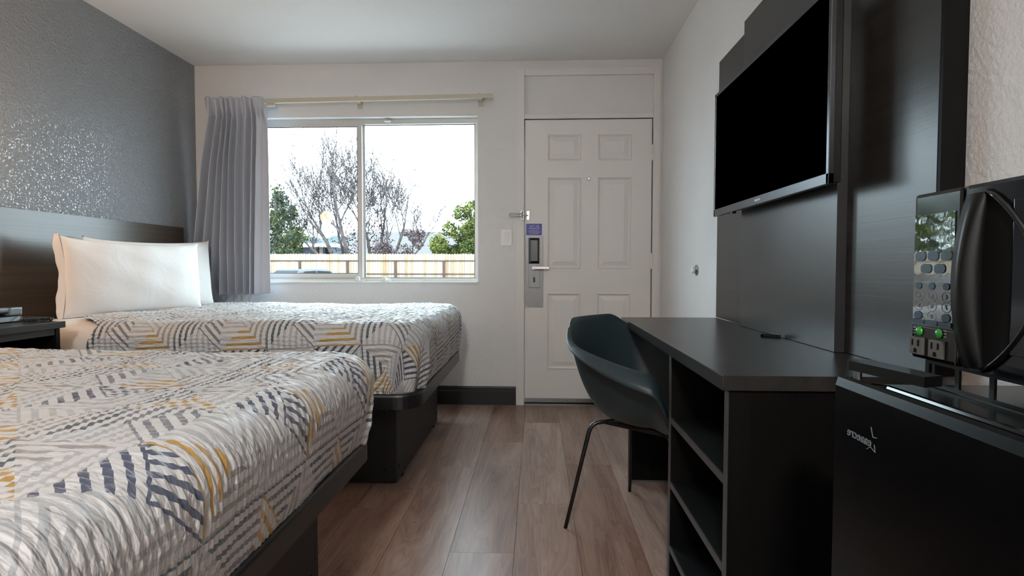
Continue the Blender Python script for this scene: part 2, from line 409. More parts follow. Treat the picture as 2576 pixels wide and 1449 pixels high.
# door frame, transom and door
DX0, DX1, DZ0, DZ1 = -.084, .814, .022, 2.043
b = B()
b.box(FX0, DX0 - .004, YB - .014, YB + TH, 0, FZ1, .003); b.box(DX1 + .006, FX1, YB - .014, YB + TH, 0, FZ1, .003)
b.box(DX0 - .004, DX1 + .006, YB - .014, YB + TH, 2.352, FZ1, .003); b.box(DX0 - .004, DX1 + .006, YB - .010, YB + TH, DZ1 + .006, 2.083, .003)
b.box(DX0 - .004, DX0 + .02, YB + .045, YB + TH, 0, DZ1 + .006); b.box(DX1 - .02, DX1 + .006, YB + .045, YB + TH, 0, DZ1 + .006); b.box(DX0 - .004, DX1 + .006, YB + .045, YB + TH, DZ1 - .02, DZ1 + .006)
struct(b.go('trim_1', 'trim_white'))
struct(bx('trim_2', 'wall_white', None, DX0 - .004, DX1 + .006, YB + .012, YB + .06, 2.083, 2.352))
struct(B().box(DX0 - .004, DX1 + .006, YB - .012, YB + TH, -.003, .010, .003).box(DX0 - .004, DX1 + .006, YB + .046, YB + TH, .010, .03).go('trim_3', 'steel'))
xs = [DX0, .076, .317, .431, .672, DX1]; zs = [DZ0, .262, .813, .985, 1.636, 1.752, 1.938, DZ1]
yd = YB - .004
b = B()
for i in range(5):
    for j in range(7):
        if i in (1, 3) and j in (1, 3, 5): continue
        b.add([(xs[i], yd, zs[j]), (xs[i + 1], yd, zs[j]), (xs[i + 1], yd, zs[j + 1]), (xs[i], yd, zs[j + 1])], [(0, 1, 2, 3)])
b.box(DX0, DX1, yd + .015, yd + .045, DZ0, DZ1)
for (x0, x1, y0, y1, z0, z1) in ((DX0, DX0 + .002, yd, yd + .02, DZ0, DZ1), (DX1 - .002, DX1, yd, yd + .02, DZ0, DZ1), (DX0, DX1, yd, yd + .02, DZ0, DZ0 + .002), (DX0, DX1, yd, yd + .02, DZ1 - .002, DZ1)): b.box(x0, x1, y0, y1, z0, z1)
door = struct(b.go('door_1', 'door'))
for i in (1, 3):
    for j in (1, 3, 5):
        x0, x1, z0, z1 = xs[i], xs[i + 1], zs[j], zs[j + 1]; v = []; f = []
        for k, (ins, dy) in enumerate(((0, 0), (.006, -.004), (.012, .004), (.018, .010), (.022, .010), (.050, .001), (.053, .000))):
            v += [(x0 + ins, yd + dy, z0 + ins), (x1 - ins, yd + dy, z0 + ins), (x1 - ins, yd + dy, z1 - ins), (x0 + ins, yd + dy, z1 - ins)]
            if k: f += [[4 * k - 4 + q, 4 * k - 4 + (q + 1) % 4, 4 * k + (q + 1) % 4, 4 * k + q] for q in range(4)]
        f.append([len(v) - 4 + q for q in range(4)])
        mk('panel', v, f, 'door', door)
# door hardware
lp = bx('lock_plate', 'steel', door, -.078, .048, yd - .004, yd, .709, 1.222, bev=.0015)
b = B().prism([(-.055, 1.205), (.022, 1.205), (.022, 1.023), (-.055, 1.023)], 'y', yd - .012, yd - .004)
v = [(-.055, yd - .012, 1.023), (.022, yd - .012, 1.023), (.022, yd - .012, 1.205), (-.055, yd - .012, 1.205), (-.036, yd - .032, 1.041), (.008, yd - .032, 1.041), (.008, yd - .032, 1.188), (-.036, yd - .032, 1.188)]
b.add(v, [(0, 1, 5, 4), (1, 2, 6, 5), (2, 3, 7, 6), (3, 0, 4, 7), (4, 5, 6, 7)]); b.go('lock_cover', 'gloss_black', lp)
bx('lock_case', 'steel', lp, -.055, .023, yd - .016, yd - .004, .851, 1.021, bev=.002)
b = B().lathe([(.015, -.016), (.015, -.036), (.012, -.038)], (-.018, yd, .991), 'y', 16); b.box(-.02, .094, yd - .058, yd - .046, .982, 1.0, .003); b.tube([(-.018, yd - .03, .991), (-.018, yd - .055, .991)], .009, 10)
b.go('lever', 'chrome', lp)
b = B().tube([(-.016, yd - .0165, .905), (-.016, yd - .030, .905)], .006, 10); b.box(-.022, -.010, yd - .034, yd - .024, .890, .926, .003); b.go('thumb_turn', 'black', lp)
bx('instruction_plate', 'steel', lp, -.050, .016, yd - .0172, yd - .016, .945, .975)
for zz in (.952, .958, .964, .969): bx('engraved_line', 'print_grey', lp, -.042, .010, yd - .0178, yd - .0172, zz, zz + .0018)
for px, pz in ((-.070, 1.215), (.041, 1.215), (-.070, .716), (.041, .716), (-.045, .862), (.013, .862)):
    B().lathe([(.004, 0), (.004, -.002), (.002, -.003)], (px, yd - (.016 if pz > .8 and pz < .9 else .004), pz), 'y', 10).go('screw', 'chrome', lp)
sg = bx('warning_sign', 'blue', door, -.073, .039, yd - .0022, yd, 1.226, 1.307)
for body, zz, sz in (('For Your', 1.2905, .0185), ('Protection', 1.2755, .0185), ('When in Room', 1.2605, .0115), ('Engage Deadbolt And', 1.2495, .0105), ('Security Lock', 1.2385, .0115)):
    text('sign_lettering', body, 'print_white', sg, (-.017, yd - .0026, zz), sz, (1, 0, 0), (0, 0, 1), mirror=True)
B().lathe([(.010, 0), (.010, -.004), (.007, -.006)], (.370, yd, 1.624), 'y', 14).go('peephole', 'chrome', door)
for z0, z1 in ((1.75, 1.86), (.985, 1.098), (.20, .31)):
    h = B().tube([(DX1 + .004, yd - .010, z0), (DX1 + .004, yd - .010, z1)], .008, 10)
    for q in range(1, 4): h.box(DX1 + .001, DX1 + .012, yd - .004, yd + .001, z0 + q * .02, z0 + q * .02 + .012)
    h.go('hinge', 'trim_white', door)
sw = bx('door_sweep', 'steel', door, DX0 + .004, DX1 - .004, yd - .006, yd, .024, .052, bev=.001)
bx('sweep_brush', 'black', sw, DX0 + .004, DX1 - .004, yd - .005, yd + .01, .008, .026)
for px in (.0, .075, .15, .225, .3, .4, .5, .6, .7): B().lathe([(.003, 0), (.003, -.0015)], (px, yd - .006, .038), 'y', 8).go('screw', 'black', sw)
b = B().box(-.070, -.050, yd - .003, yd, 1.335, 1.398, .001); b.tube([(-.058, yd - .02, 1.367), (-.095, yd - .02, 1.367)], .0035, 8); b.tube([(-.058, yd, 1.367), (-.058, yd - .022, 1.367)], .005, 8)
b.go('guard_catch', 'chrome', door)
dg_ = thing('door_guard', (-.10, YB - .014, 1.338), 'chrome swing bar door guard fixed to the frame beside the blue door sign', 'door latch')
b = B().box(-.111, -.092, YB - .019, YB - .014, 1.336, 1.398, .001); b.tube([(-.1015, YB - .03, 1.340), (-.1015, YB - .03, 1.394)], .0065, 10); b.go('hinge_plate', 'chrome', dg_)
pts = [(-.1, YB - .032, 1.377)] + [(-.183 - .009 * math.sin(t), YB - .036, 1.368 + .009 * math.cos(t)) for t in np.linspace(0, PI, 9)] + [(-.1, YB - .032, 1.359)]
B().tube(pts, .0032, 8).go('swing_bar', 'chrome', dg_)

# window
win = struct(B().box(WX0, WX1, YB + .06, YB + .10, 2.040, WZ1).box(WX0, WX1, YB + .06, YB + .10, WZ0, .918).box(-.446, WX1, YB + .06, YB + .10, .918, 2.040).box(WX0, WX0 + .03, YB + .06, YB + .10, .918, 2.040).go('window_1', 'alu'))
def sash(x0, x1, z0, z1, y, wl, wr, wb, wt):
    f = B().box(x0, x0 + wl, y, y + .022, z0, z1, .002).box(x1 - wr, x1, y, y + .022, z0, z1, .002).box(x0 + wl, x1 - wr, y, y + .022, z0, z0 + wb, .002).box(x0 + wl, x1 - wr, y, y + .022, z1 - wt, z1, .002).go('sash', 'alu', win)
    gk = B(); e = .004; a0, a1, b0, b1 = x0 + wl, x1 - wr, z0 + wb, z1 - wt
    gk.box(a0, a0 + e, y + .004, y + .012, b0, b1).box(a1 - e, a1, y + .004, y + .012, b0, b1).box(a0, a1, y + .004, y + .012, b0, b0 + e).box(a0, a1, y + .004, y + .012, b1 - e, b1)
    gk.go('gasket', 'alu_dark', f)
    mk('pane', [(a0, y + .010, b0), (a1, y + .010, b0), (a1, y + .010, b1), (a0, y + .010, b1)], [(0, 1, 2, 3)], 'glass', f)
sash(WX0 + .03, -1.279, .918, 2.040, YB + .058, .03, .034, .030, .0155)
sash(-1.300, -.446, .908, 2.046, YB + .082, .03, .006, .010, .006)
b = B().box(WX0, WX1, YB - .012, YB + .06, WZ0 - .012, WZ0 + .004, .004); b.go('sill', 'vinyl', win)
bx('track', 'alu', win, WX0, WX1, YB + .028, YB + .062, WZ0 + .004, .906, bev=.002)
for px in (-1.305, -1.11):
    B().lathe([(.016, -.012), (.016, .004), (.010, .008)], (px, YB + .020, .912), 'y', 14).box(px + .004, px + .05, YB + .012, YB + .026, .893, .901, .002).go('sash_lock', 'vinyl', win)
bx('keeper', 'vinyl', win, -1.105, -1.06, YB + .03, YB + .058, 2.050, 2.062, bev=.002)

# small wall fittings
sw_ = thing('light_switch', (-.215, YB, 1.15), 'white rocker light switch plate between the window and the door', 'light switch')
bx('plate', 'switch', sw_, -.255, -.175, YB - .007, YB, 1.151, 1.270, bev=.003)
v = [(-.232, YB - .007, 1.178), (-.198, YB - .007, 1.178), (-.198, YB - .007, 1.243), (-.232, YB - .007, 1.243), (-.231, YB - .011, 1.179), (-.199, YB - .011, 1.179), (-.199, YB - .015, 1.242), (-.231, YB - .015, 1.242)]
mk('rocker', v, [(0, 1, 5, 4), (1, 2, 6, 5), (2, 3, 7, 6), (3, 0, 4, 7), (4, 5, 6, 7)], 'switch', sw_)
for zz in (1.163, 1.258): B().lathe([(.003, 0), (.003, -.001)], (-.215, YB - .007, zz), 'y', 8).go('screw', 'print_white', sw_)
ds = thing('door_stop', (XR, 3.11, .98), 'round chrome and white door bumper on the right wall above desk height', 'door stop')
B().lathe([(.030, 0), (.030, -.006), (.016, -.010), (.016, -.016)], (XR, 3.11, .98), 'x', 20).go('base', 'chrome', ds, True)
B().lathe([(.018, -.016), (.019, -.026), (.012, -.030)], (XR, 3.11, .98), 'x', 20).go('bumper', 'switch', ds, True)

# ================================================================== curtain and rod
cr = thing('curtain_rod', (-1.3, 3.93, 2.16), 'cream traverse curtain rod mounted above the window', 'curtain rod')
rz = lambda x: 2.172 + (x + 1.915) * .0105
RX0, RX1 = -2.36, -.306
v = []; f = []
for x in (RX0, RX1):
    for (dy, dz) in ((-.014, -.014), (.012, -.014), (.012, .0155), (-.014, .0155)): v.append((x, 3.92 + dy, rz(x) + dz))
f = [(0, 3, 2, 1), (4, 5, 6, 7), (0, 1, 5, 4), (1, 2, 6, 5), (2, 3, 7, 6), (3, 0, 4, 7)]
mk('track', v, f, 'rod', cr)
for x in (-2.30, -1.27, -.40):
    b = B().box(x - .012, x + .012, 3.932, YB, rz(x) - .012, rz(x) + .004); b.box(x - .018, x + .018, YB - .006, YB, rz(x) - .045, rz(x) + .022, .002); b.box(x - .010, x + .010, 3.905, 3.935, rz(x) + .014, rz(x) + .021)
    b.go('bracket', 'rod', cr)
B().lathe([(.010, 0), (.010, -.012)], (-.37, 3.918, rz(-.37) - .013), 'z', 10).go('end_stop', 'phone_grey', cr)
bx('carrier', 'rod', cr, -1.915, -1.86, 3.91, 3.93, rz(-1.9) - .034, rz(-1.9) - .014)
# curtain: pleated sheet
NS, NT = 420, 110
v = np.zeros((NT + 1, NS + 1, 3)); s = np.linspace(0, 1, NS + 1)
folds = np.array([0, .055, .10, .165, .225, .28, .325, .38, .43, .475, .53, .575, .635, .69, .735, .775, .80, .825, 1.0])
ph = np.interp(s, folds, np.arange(len(folds)) * PI)
amp_s = np.interp(s, [0, .04, .1, .5, .76, .80, .83, 1.0], [.25, 1.2, 1.1, 1.0, 1.0, .7, .55, .12])
for i in range(NT + 1):
    t = i / NT; z = 2.188 - 1.386 * t
    x0 = np.interp(t, [0, .1, .35, .75, 1], [-2.345, -2.32, -2.375, -2.43, -2.445]); x1 = np.interp(t, [0, .1, .16, 1], [-1.925, -1.902, -1.896, -1.884])
    am = np.interp(t, [0, .06, .12, .3, 1], [.014, .018, .034, .044, .050])
    skew = .012 * math.sin(3 * t + 1) * np.sin(s * 9)
    wv_ = np.cos(ph + .35 * math.sin(2.2 * t) * np.sin(s * 14))
    sharp = np.sign(wv_) * np.abs(wv_) ** .7
    pin = .010 * math.exp(-((t - .085) / .03) ** 2) * np.sin(s * 95)
    v[i, :, 0] = x0 + (x1 - x0) * s + skew + .010 * np.sin(ph * 1.0) * min(1, t * 6)
    v[i, :, 1] = 3.872 + am * amp_s * sharp + pin - .02 * np.exp(-(s / .06) ** 2) * t
    v[i, :, 2] = z + .006 * np.sin(ph * .5) * (1 - t) + (.006 * wv_ * t if i == NT else 0)
f = [[i * (NS + 1) + j, i * (NS + 1) + j + 1, (i + 1) * (NS + 1) + j + 1, (i + 1) * (NS + 1) + j] for i in range(NT) for j in range(NS)]
cu_o = mk('curtain', v, f, 'curtain', None, True)
sm = cu_o.modifiers.new('thick', 'SOLIDIFY'); sm.thickness = .0025
tag(cu_o, 'grey pleated curtain drawn aside at the left of the window', 'curtain')
B().lathe([(.006, 0), (.006, -.004), (.003, -.005)], (-1.952, 3.845, 2.155), 'y', 12).go('grommet', 'chrome', cu_o)

# ================================================================== headboard and beds
hb = thing('headboard', (XL, 2.0, 0), 'long dark wood headboard panel fixed to the grey wall behind both beds', 'headboard')
bx('board', 'head', hb, XL + .001, XL + .023, .30, 3.805, .25, 1.270, bev=.0015)

def rrect(x0, x1, y0, y1, r, n=8):
    P = []
    for (cx, cy_, a0) in ((x1 - r, y1 - r, 0), (x0 + r, y1 - r, PI / 2), (x0 + r, y0 + r, PI), (x1 - r, y0 + r, 1.5 * PI)):
        P += [(cx + r * math.cos(a0 + q * PI / 2 / n), cy_ + r * math.sin(a0 + q * PI / 2 / n)) for q in range(n + 1)]
    return P
def bed(x1, y0, y1, ztop, label, rotz):
    """x1 foot, y0..y1 across"""
    x0 = XL + .03; rr = .11
    t = thing('platform_bed', ((x0 + x1) / 2, (y0 + y1) / 2, 0), label, 'bed')
    b = B(); b.prism(rrect(x0, x1, y0, y1, rr), 'z', .385, .435); b.go('frame', 'bedframe', t)
    lipo = rrect(x0, x1, y0, y1, rr); lipi = rrect(x0 + .03, x1 - .012, y0 + .012, y1 - .012, rr - .01)
    n = len(lipo); v = [(p[0], p[1], .435) for p in lipo] + [(p[0], p[1], .450) for p in lipo] + [(p[0], p[1], .450) for p in lipi] + [(p[0], p[1], .435) for p in lipi]
    f = [[k * n + i, k * n + (i + 1) % n, (k + 1) * n + (i + 1) % n, (k + 1) * n + i] for k in range(3) for i in range(n)]
    mk('frame_lip', v, f, 'bedframe', t, True)
    bx0, bx1, by0, by1 = x0 + .1, x1 - .135, y0 + .16, y1 - .16
    for nm, a in (('base_panel', (bx1 - .02, bx1, by0 + .021, by1 - .021)), ('base_panel', (bx0, bx1, by0, by0 + .02)), ('base_panel', (bx0, bx1, by1 - .02, by1)), ('base_panel', (bx0, bx0 + .02, by0 + .021, by1 - .021))):
        bx(nm, 'bedbase', t, *a, .012, .385, bev=.001)
    for px, py, ax in ((bx1 - .05, by0, 'y'), (bx1, by0 + .05, 'x'), (bx1, by1 - .05, 'x')):
        for pz in (.07, .33):
            B().lathe([(.009, 0), (.009, -.003 if ax == 'y' else .003), (.006, -.004 if ax == 'y' else .004)], (px, py, pz), ax, 12).go('bolt', 'black', t)
    for py in (by0 + .12, by1 - .12): B().lathe([(.014, 0), (.014, .012)], (bx1 - .012, py, 0), 'z', 12).go('foot', 'black', t)
    # mattress with fitted sheet
    P = rrect(x0 + .025, x1 - .028, y0 + .028, y1 - .028, .09); n = len(P); cx, cy2 = (x0 + x1) / 2, (y0 + y1) / 2
    v = []; rings = []
    for (ins, z) in ((.0, .440), (0, ztop - .075), (.010, ztop - .045), (.035, ztop - .018), (.09, ztop - .006), (.25, ztop - .003)):
        for (px, py) in P:
            kx = 1 - ins / ((x1 - x0) / 2); ky = 1 - ins / ((y1 - y0) / 2); v.append((cx + (px - cx) * kx, cy2 + (py - cy2) * ky, z - .003))
    nr = 6; f = [[k * n + i, k * n + (i + 1) % n, (k + 1) * n + (i + 1) % n, (k + 1) * n + i] for k in range(nr - 1) for i in range(n)]
    f.append([(nr - 1) * n + i for i in range(n)]); f.append(list(range(n))[::-1])
    mk('mattress', v, f, 'sheet', t, True)
    if rotz:
        pass
    return t

def quilt(x1, y0, y1, ztop, hemz, label, hem_fn, uv0, uvrot, seed, step_y=.0042, step_x=.0085):
    r = np.random.default_rng(seed)
    re = .085; Rc = .075                                   # edge rounding, corner rounding
    ix1, iy0, iy1 = x1 - re, y0 + re, y1 - re              # flat top region
    drop = (ztop - hemz) + re * (PI / 2 - 1)
    xs = np.arange(-2.27, ix1 + drop + .02, step_x); ys = np.arange(iy0 - drop, iy1 + drop + step_y, step_y)
    X, Y = np.meshgrid(xs, ys)
    # hem at the head end follows hem_fn
    hx = hem_fn(Y); X = hx + (X - xs[0]) / (xs[-1] - xs[0]) * (xs[-1] - hx)
    cx_ = np.minimum(X, ix1 - Rc); cyl = np.clip(Y, iy0 + Rc, iy1 - Rc)
    dx = X - cx_; dy = Y - cyl; L = np.hypot(dx, dy)
    out = L > Rc
    # straight sides must not be rounded away from the corner: use box distance when only one axis is out
    only_x = (dx > 0) & (np.abs(dy) < 1e-9); only_y = (np.abs(dx) < 1e-9) & (np.abs(dy) > 0)
    nx = np.where(L > 1e-9, dx / np.maximum(L, 1e-9), 0); ny = np.where(L > 1e-9, dy / np.maximum(L, 1e-9), 0)
    d = np.maximum(L - Rc, 0); d0 = d.copy(); d = np.minimum(d, drop)
    qx = np.where(out, cx_ + nx * Rc, X); qy = np.where(out, cyl + ny * Rc, Y)
    a = np.minimum(d, re * PI / 2) / re; below = np.maximum(d - re * PI / 2, 0)
    tuck = -.028 * (below / max(drop - re * PI / 2, .01)) ** 2
    PX = qx + nx * (re * np.sin(a) + tuck); PY = qy + ny * (re * np.sin(a) + tuck); PZ = ztop - re * (1 - np.cos(a)) - below
    Nx, Ny, Nz = nx * np.sin(a), ny * np.sin(a), np.cos(a)
    UX, UY = qx + nx * d, qy + ny * d
    # soft dome and rumples
    def sn(sc, ax=1., ay=1., k=6):
        h = np.zeros_like(X)
        for _ in range(k):
            th = r.uniform(0, 2 * PI); fq = sc * r.uniform(.6, 1.5); h += np.sin(UX * ax * fq * math.cos(th) + UY * ay * fq * math.sin(th) + r.uniform(0, 7))
        return h / math.sqrt(k)
    soft = .004 * sn(9) + .0022 * sn(22)
    # seersucker puckers: short wavy ridges running along the bed
    phase = UY * 2 * PI / .0165 + 1.5 * sn(30, 1.2, .5) + .9 * sn(75, 1, .3)
    puck = .0028 * np.sin(phase) * (.55 + .45 * np.sin(UX * 2 * PI / .045 + 2.0 * sn(55))) + .0009 * sn(130, .6, 1.2)
    corner = np.where((dx > 0) & (np.abs(dy) > 0) & out, 1, 0) * np.minimum(below / .12, 1)
    ang = np.arctan2(np.abs(dy), np.maximum(dx, 1e-9))
    pleat = corner * .014 * np.cos(ang * 9)
    hgt = soft * np.clip(1 - below * 1.5, .5, 1) + puck + pleat + .004
    PX += Nx * hgt; PY += Ny * hgt; PZ += Nz * hgt
    ny_, nx_ = X.shape
    V = np.stack([PX, PY, PZ], -1).reshape(-1, 3)
    idx = np.arange(ny_ * nx_).reshape(ny_, nx_)
    Q = np.stack([idx[:-1, :-1], idx[:-1, 1:], idx[1:, 1:], idx[1:, :-1]], -1).reshape(-1, 4)
    far = (d0 > drop + .0001).reshape(-1); Q = Q[~far[Q].all(1)]
    used = np.unique(Q); rm = np.full(len(V), -1); rm[used] = np.arange(len(used)); V = V[used]; Q = rm[Q]
    og = np.array([V[:, 0].mean(), V[:, 1].mean(), V[:, 2].min()]); V = V - og
    me = bpy.data.meshes.new('quilt'); me.vertices.add(len(V)); me.vertices.foreach_set('co', V.astype(np.float32).ravel())
    me.loops.add(Q.size); me.loops.foreach_set('vertex_index', Q.astype(np.int32).ravel())
    me.polygons.add(len(Q)); me.polygons.foreach_set('loop_start', np.arange(0, Q.size, 4, dtype=np.int32)); me.polygons.foreach_set('loop_total', np.full(len(Q), 4, np.int32))
    me.update(calc_edges=True); me.polygons.foreach_set('use_smooth', np.ones(len(Q), bool))
    uvl = me.uv_layers.new(name='cloth'); ca, sa = math.cos(uvrot), math.sin(uvrot)
    uu = (UX - uv0[0]); vv = (UY - uv0[1]); uv = np.stack([uu * ca - vv * sa, uu * sa + vv * ca], -1).reshape(-1, 2)[used]
    uvl.data.foreach_set('uv', uv[Q.ravel()].astype(np.float32).ravel())
    me.materials.append(M_['quilt'])
    o = bpy.data.objects.new('quilt', me); COL.objects.link(o); o.location = og
    return tag(o, label, 'quilt')

B2 = dict(x1=-.500, y0=2.325, y1=3.69, z=.752)
B1 = dict(x1=-.530, y0=.43, y1=1.805, z=.715)
bed(B2['x1'], B2['y0'], B2['y1'], B2['z'] - .003, 'black platform bed nearest the window with white fitted sheet', 0)
bed(B1['x1'], B1['y0'], B1['y1'], B1['z'] - .012, 'black platform bed closest to the camera at lower left', 0)
hem2 = lambda Y: -2.18 + .27 * np.clip((2.62 - Y) / .28, 0, 1) ** 1.5 - .10 * np.clip((2.33 - Y) / .3, 0, 1)
quilt(-.488, 2.312, 3.702, .752, .452, 'geometric striped quilt on the far bed beside the window', hem2, (-.93, 2.0485), -.05, 3)
hem1 = lambda Y: -1.95 + .02 * np.sin(Y * 5)
quilt(-.512, .412, 1.822, .715, .449, 'geometric striped quilt on the near bed in the foreground', hem1, (-.60, 1.02), .02, 5)

# pillows: bulged patch between four corners
def pillow(name, C, thick, label, seed, group='pillows on the far bed', flap=False):
    """C: near-bottom, far-bottom, far-top, near-top corner positions"""
    r = np.random.default_rng(seed); C = [np.array(p, float) for p in C]; n = 56; m = 36
    nrm = np.cross(C[1] - C[0], C[3] - C[0]); nrm /= np.linalg.norm(nrm)
    ph = r.uniform(0, 7, 8)
    def side(sgn):
        G_ = np.zeros((m + 1, n + 1, 3))
        for j in range(m + 1):
            for i in range(n + 1):
                a, b_ = i / n, j / m
                p = C[0] * (1 - a) * (1 - b_) + C[1] * a * (1 - b_) + C[2] * a * b_ + C[3] * (1 - a) * b_
                cen = (C[0] + C[1] + C[2] + C[3]) / 4
                e = (4 * a * (1 - a)) ** .5 ; e2 = (4 * b_ * (1 - b_)) ** .5
                pin = (.10 if b_ > .5 else .008) * (e * abs(2 * b_ - 1) ** 3) ; pin2 = .045 * (e2 * abs(2 * a - 1) ** 3)
                p = p + (cen - p) * np.array([0, 0, 0]) 
                up_ = (C[3] - C[0]) * (-np.sign(b_ - .5)) * pin * .8; rt = (C[1] - C[0]) * (-np.sign(a - .5)) * pin2 * .5
                bul = thick * (e ** .85) * (e2 ** .85)
                wr = .0045 * math.sin(17 * a + 6 * b_ + ph[0]) * math.sin(9 * b_ - 5 * a + ph[1]) + .006 * math.exp(-((b_ - .93) / .06) ** 2) * math.sin(26 * a + ph[2])
                cr_ = .010 * math.exp(-((1 - a) ** 2 + (1 - b_) ** 2) / .03) * math.sin(38 * (a - b_) + ph[3]) + .008 * math.exp(-((a) ** 2 + (1 - b_) ** 2) / .03) * math.sin(33 * (a + b_) + ph[4])
                G_[j, i] = p + up_ + rt + nrm * (sgn * bul + (wr + cr_) * e * e2)
        return G_
    A = side(1); Bk = side(-.75)
    V = np.concatenate([A.reshape(-1, 3), Bk.reshape(-1, 3)]); N = (m + 1) * (n + 1); f = []
    for j in range(m):
        for i in range(n):
            q = j * (n + 1) + i; f.append([q, q + 1, q + n + 2, q + n + 1]); f.append([N + q, N + q + n + 1, N + q + n + 2, N + q + 1])
    bd = [i for i in range(n + 1)] + [(j) * (n + 1) + n for j in range(1, m + 1)] + [m * (n + 1) + i for i in range(n - 1, -1, -1)] + [j * (n + 1) for j in range(m - 1, 0, -1)]
    for q in range(len(bd)): a, b_ = bd[q], bd[(q + 1) % len(bd)]; f.append([a, N + a, N + b_, b_])
    o = mk(name, V, f, 'pillow', None, True)
    tag(o, label, 'pillow', group)
    if flap:
        vv = []; ff = []; K = 24
        for q in range(K + 1):
            b_ = q / K; p0 = C[0] * (1 - b_) + C[3] * b_; dr = (C[0] - C[1]) / np.linalg.norm(C[0] - C[1])
            wdt = .026 + .004 * math.sin(b_ * 9) + .002 * math.sin(b_ * 31) - .02 * abs(2 * b_ - 1) ** 4
            base = p0 - dr * .012 * (1 - abs(2 * b_ - 1)) + (C[1] - C[0]) * .02 * (1 - abs(2 * b_ - 1) ** 2)
            for (k_, off) in ((0, .006), (1, -.006)):
                vv += [base + nrm * off * 1.6, base + dr * wdt * .55 + nrm * off, base + dr * wdt - nrm * .01 + nrm * off * .4]
        for q in range(K):
            for k_ in range(2):
                a = q * 6 + k_ * 3; ff += [[a, a + 1, a + 7, a + 6], [a + 1, a + 2, a + 8, a + 7]]
        mk('pillowcase_hem', vv, ff, 'pillow', o, True)
    return o
pillow('pillow', [(-2.365, 2.80, .745), (-2.125, 3.585, .752), (-2.27, 3.78, 1.185), (-2.43, 2.88, 1.165)], .055, 'white pillow at the back, leaning on the headboard beside the curtain', 2)
pillow('pillow', [(-2.285, 2.575, .742), (-2.03, 3.295, .746), (-2.135, 3.435, 1.150), (-2.325, 2.61, 1.155)], .075, 'white pillow in front on the far bed, facing the room', 4, flap=True)

# ================================================================== nightstand and telephone
NX0, NX1, NY0, NY1, NZ = XL + .024, -1.965, 1.832, 2.236, .767
ns = thing('nightstand', ((NX0 + NX1) / 2, (NY0 + NY1) / 2, 0), 'dark wood open nightstand between the two beds', 'nightstand')
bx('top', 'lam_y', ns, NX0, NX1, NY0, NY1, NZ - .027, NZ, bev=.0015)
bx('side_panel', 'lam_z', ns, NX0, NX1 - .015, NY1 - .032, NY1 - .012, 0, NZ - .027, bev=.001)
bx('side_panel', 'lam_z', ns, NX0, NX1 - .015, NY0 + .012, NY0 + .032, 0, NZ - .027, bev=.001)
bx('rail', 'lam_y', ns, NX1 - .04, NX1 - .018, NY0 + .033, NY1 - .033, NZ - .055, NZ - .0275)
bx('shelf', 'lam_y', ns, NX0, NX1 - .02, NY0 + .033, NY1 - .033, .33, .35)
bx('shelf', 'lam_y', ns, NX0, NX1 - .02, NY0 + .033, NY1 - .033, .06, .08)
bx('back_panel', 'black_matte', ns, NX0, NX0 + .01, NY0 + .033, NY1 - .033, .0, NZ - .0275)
ph_ = thing('telephone', (-2.22, 2.10, NZ), 'black desk telephone with coiled cord on the nightstand', 'telephone')
px0, px1, py0, py1 = -2.31, -2.13, 1.98, 2.215
v = [(px0, py0, NZ + .004), (px1, py0, NZ + .004), (px1, py1, NZ + .004), (px0, py1, NZ + .004), (px0 + .01, py0 + .008, NZ + .05), (px1 - .008, py0 + .008, NZ + .022), (px1 - .008, py1 - .006, NZ + .022), (px0 + .01, py1 - .006, NZ + .05)]
mk('body', v, [(3, 2, 1, 0), (4, 5, 6, 7), (0, 1, 5, 4), (1, 2, 6, 5), (2, 3, 7, 6), (3, 0, 4, 7)], 'phone', ph_)
hs_ = B().box(-2.20, -2.15, 1.99, 2.225, NZ + .040, NZ + .058, .006); hs_.box(-2.203, -2.147, 2.175, 2.232, NZ + .026, NZ + .058, .006); hs_.box(-2.203, -2.147, 1.985, 2.035, NZ + .026, NZ + .058, .006)
hso = hs_.go('handset', 'phone_grey', ph_)
for (qx, qy) in ((px0 + .02, py0 + .02), (px1 - .02, py0 + .02), (px0 + .02, py1 - .02), (px1 - .02, py1 - .02)): B().lathe([(.007, 0), (.007, .005)], (qx, qy, NZ), 'z', 10).go('foot', 'print_grey', ph_)
for r in range(4):
    for c in range(3): 
        x = px0 + .03 + r * .022; z = NZ + .05 - (x - px0 - .01) / (px1 - px0 - .018) * .028
        B().box(x, x + .014, 2.02 + c * .024, 2.036 + c * .024, z - .001, z + .004, .001).go('key', 'print_grey', ph_)
def ctl(pts, n=40):
    P = [np.array(p, float) for p in pts]; P = [2 * P[0] - P[1]] + P + [2 * P[-1] - P[-2]]; o = []
    for i in range(1, len(P) - 2):
        for q in range(n):
            t = q / n; o.append(.5 * ((2 * P[i]) + (-P[i - 1] + P[i + 1]) * t + (2 * P[i - 1] - 5 * P[i] + 4 * P[i + 1] - P[i + 2]) * t * t + (-P[i - 1] + 3 * P[i] - 3 * P[i + 1] + P[i + 2]) * t ** 3))
    return np.array(o + [P[-2]])
path = ctl([(-2.08, 2.165, NZ + .010), (-2.04, 2.19, NZ + .010), (-2.01, 2.213, NZ + .010), (-2.03, 2.225, NZ + .010), (-2.10, 2.222, NZ + .011), (-2.20, 2.225, NZ + .011)], 60)
dd = np.concatenate([[0], np.cumsum(np.linalg.norm(np.diff(path, axis=0), axis=1))]); turns = dd[-1] / .0052
tt = np.linspace(0, dd[-1], int(turns * 10)); pc = np.stack([np.interp(tt, dd, path[:, k]) for k in range(3)], 1)
tg = np.gradient(pc, axis=0); tg /= np.linalg.norm(tg, axis=1)[:, None]; sdv = np.cross(tg, [0, 0, 1]); sdv /= np.linalg.norm(sdv, axis=1)[:, None]; upv_ = np.cross(sdv, tg)
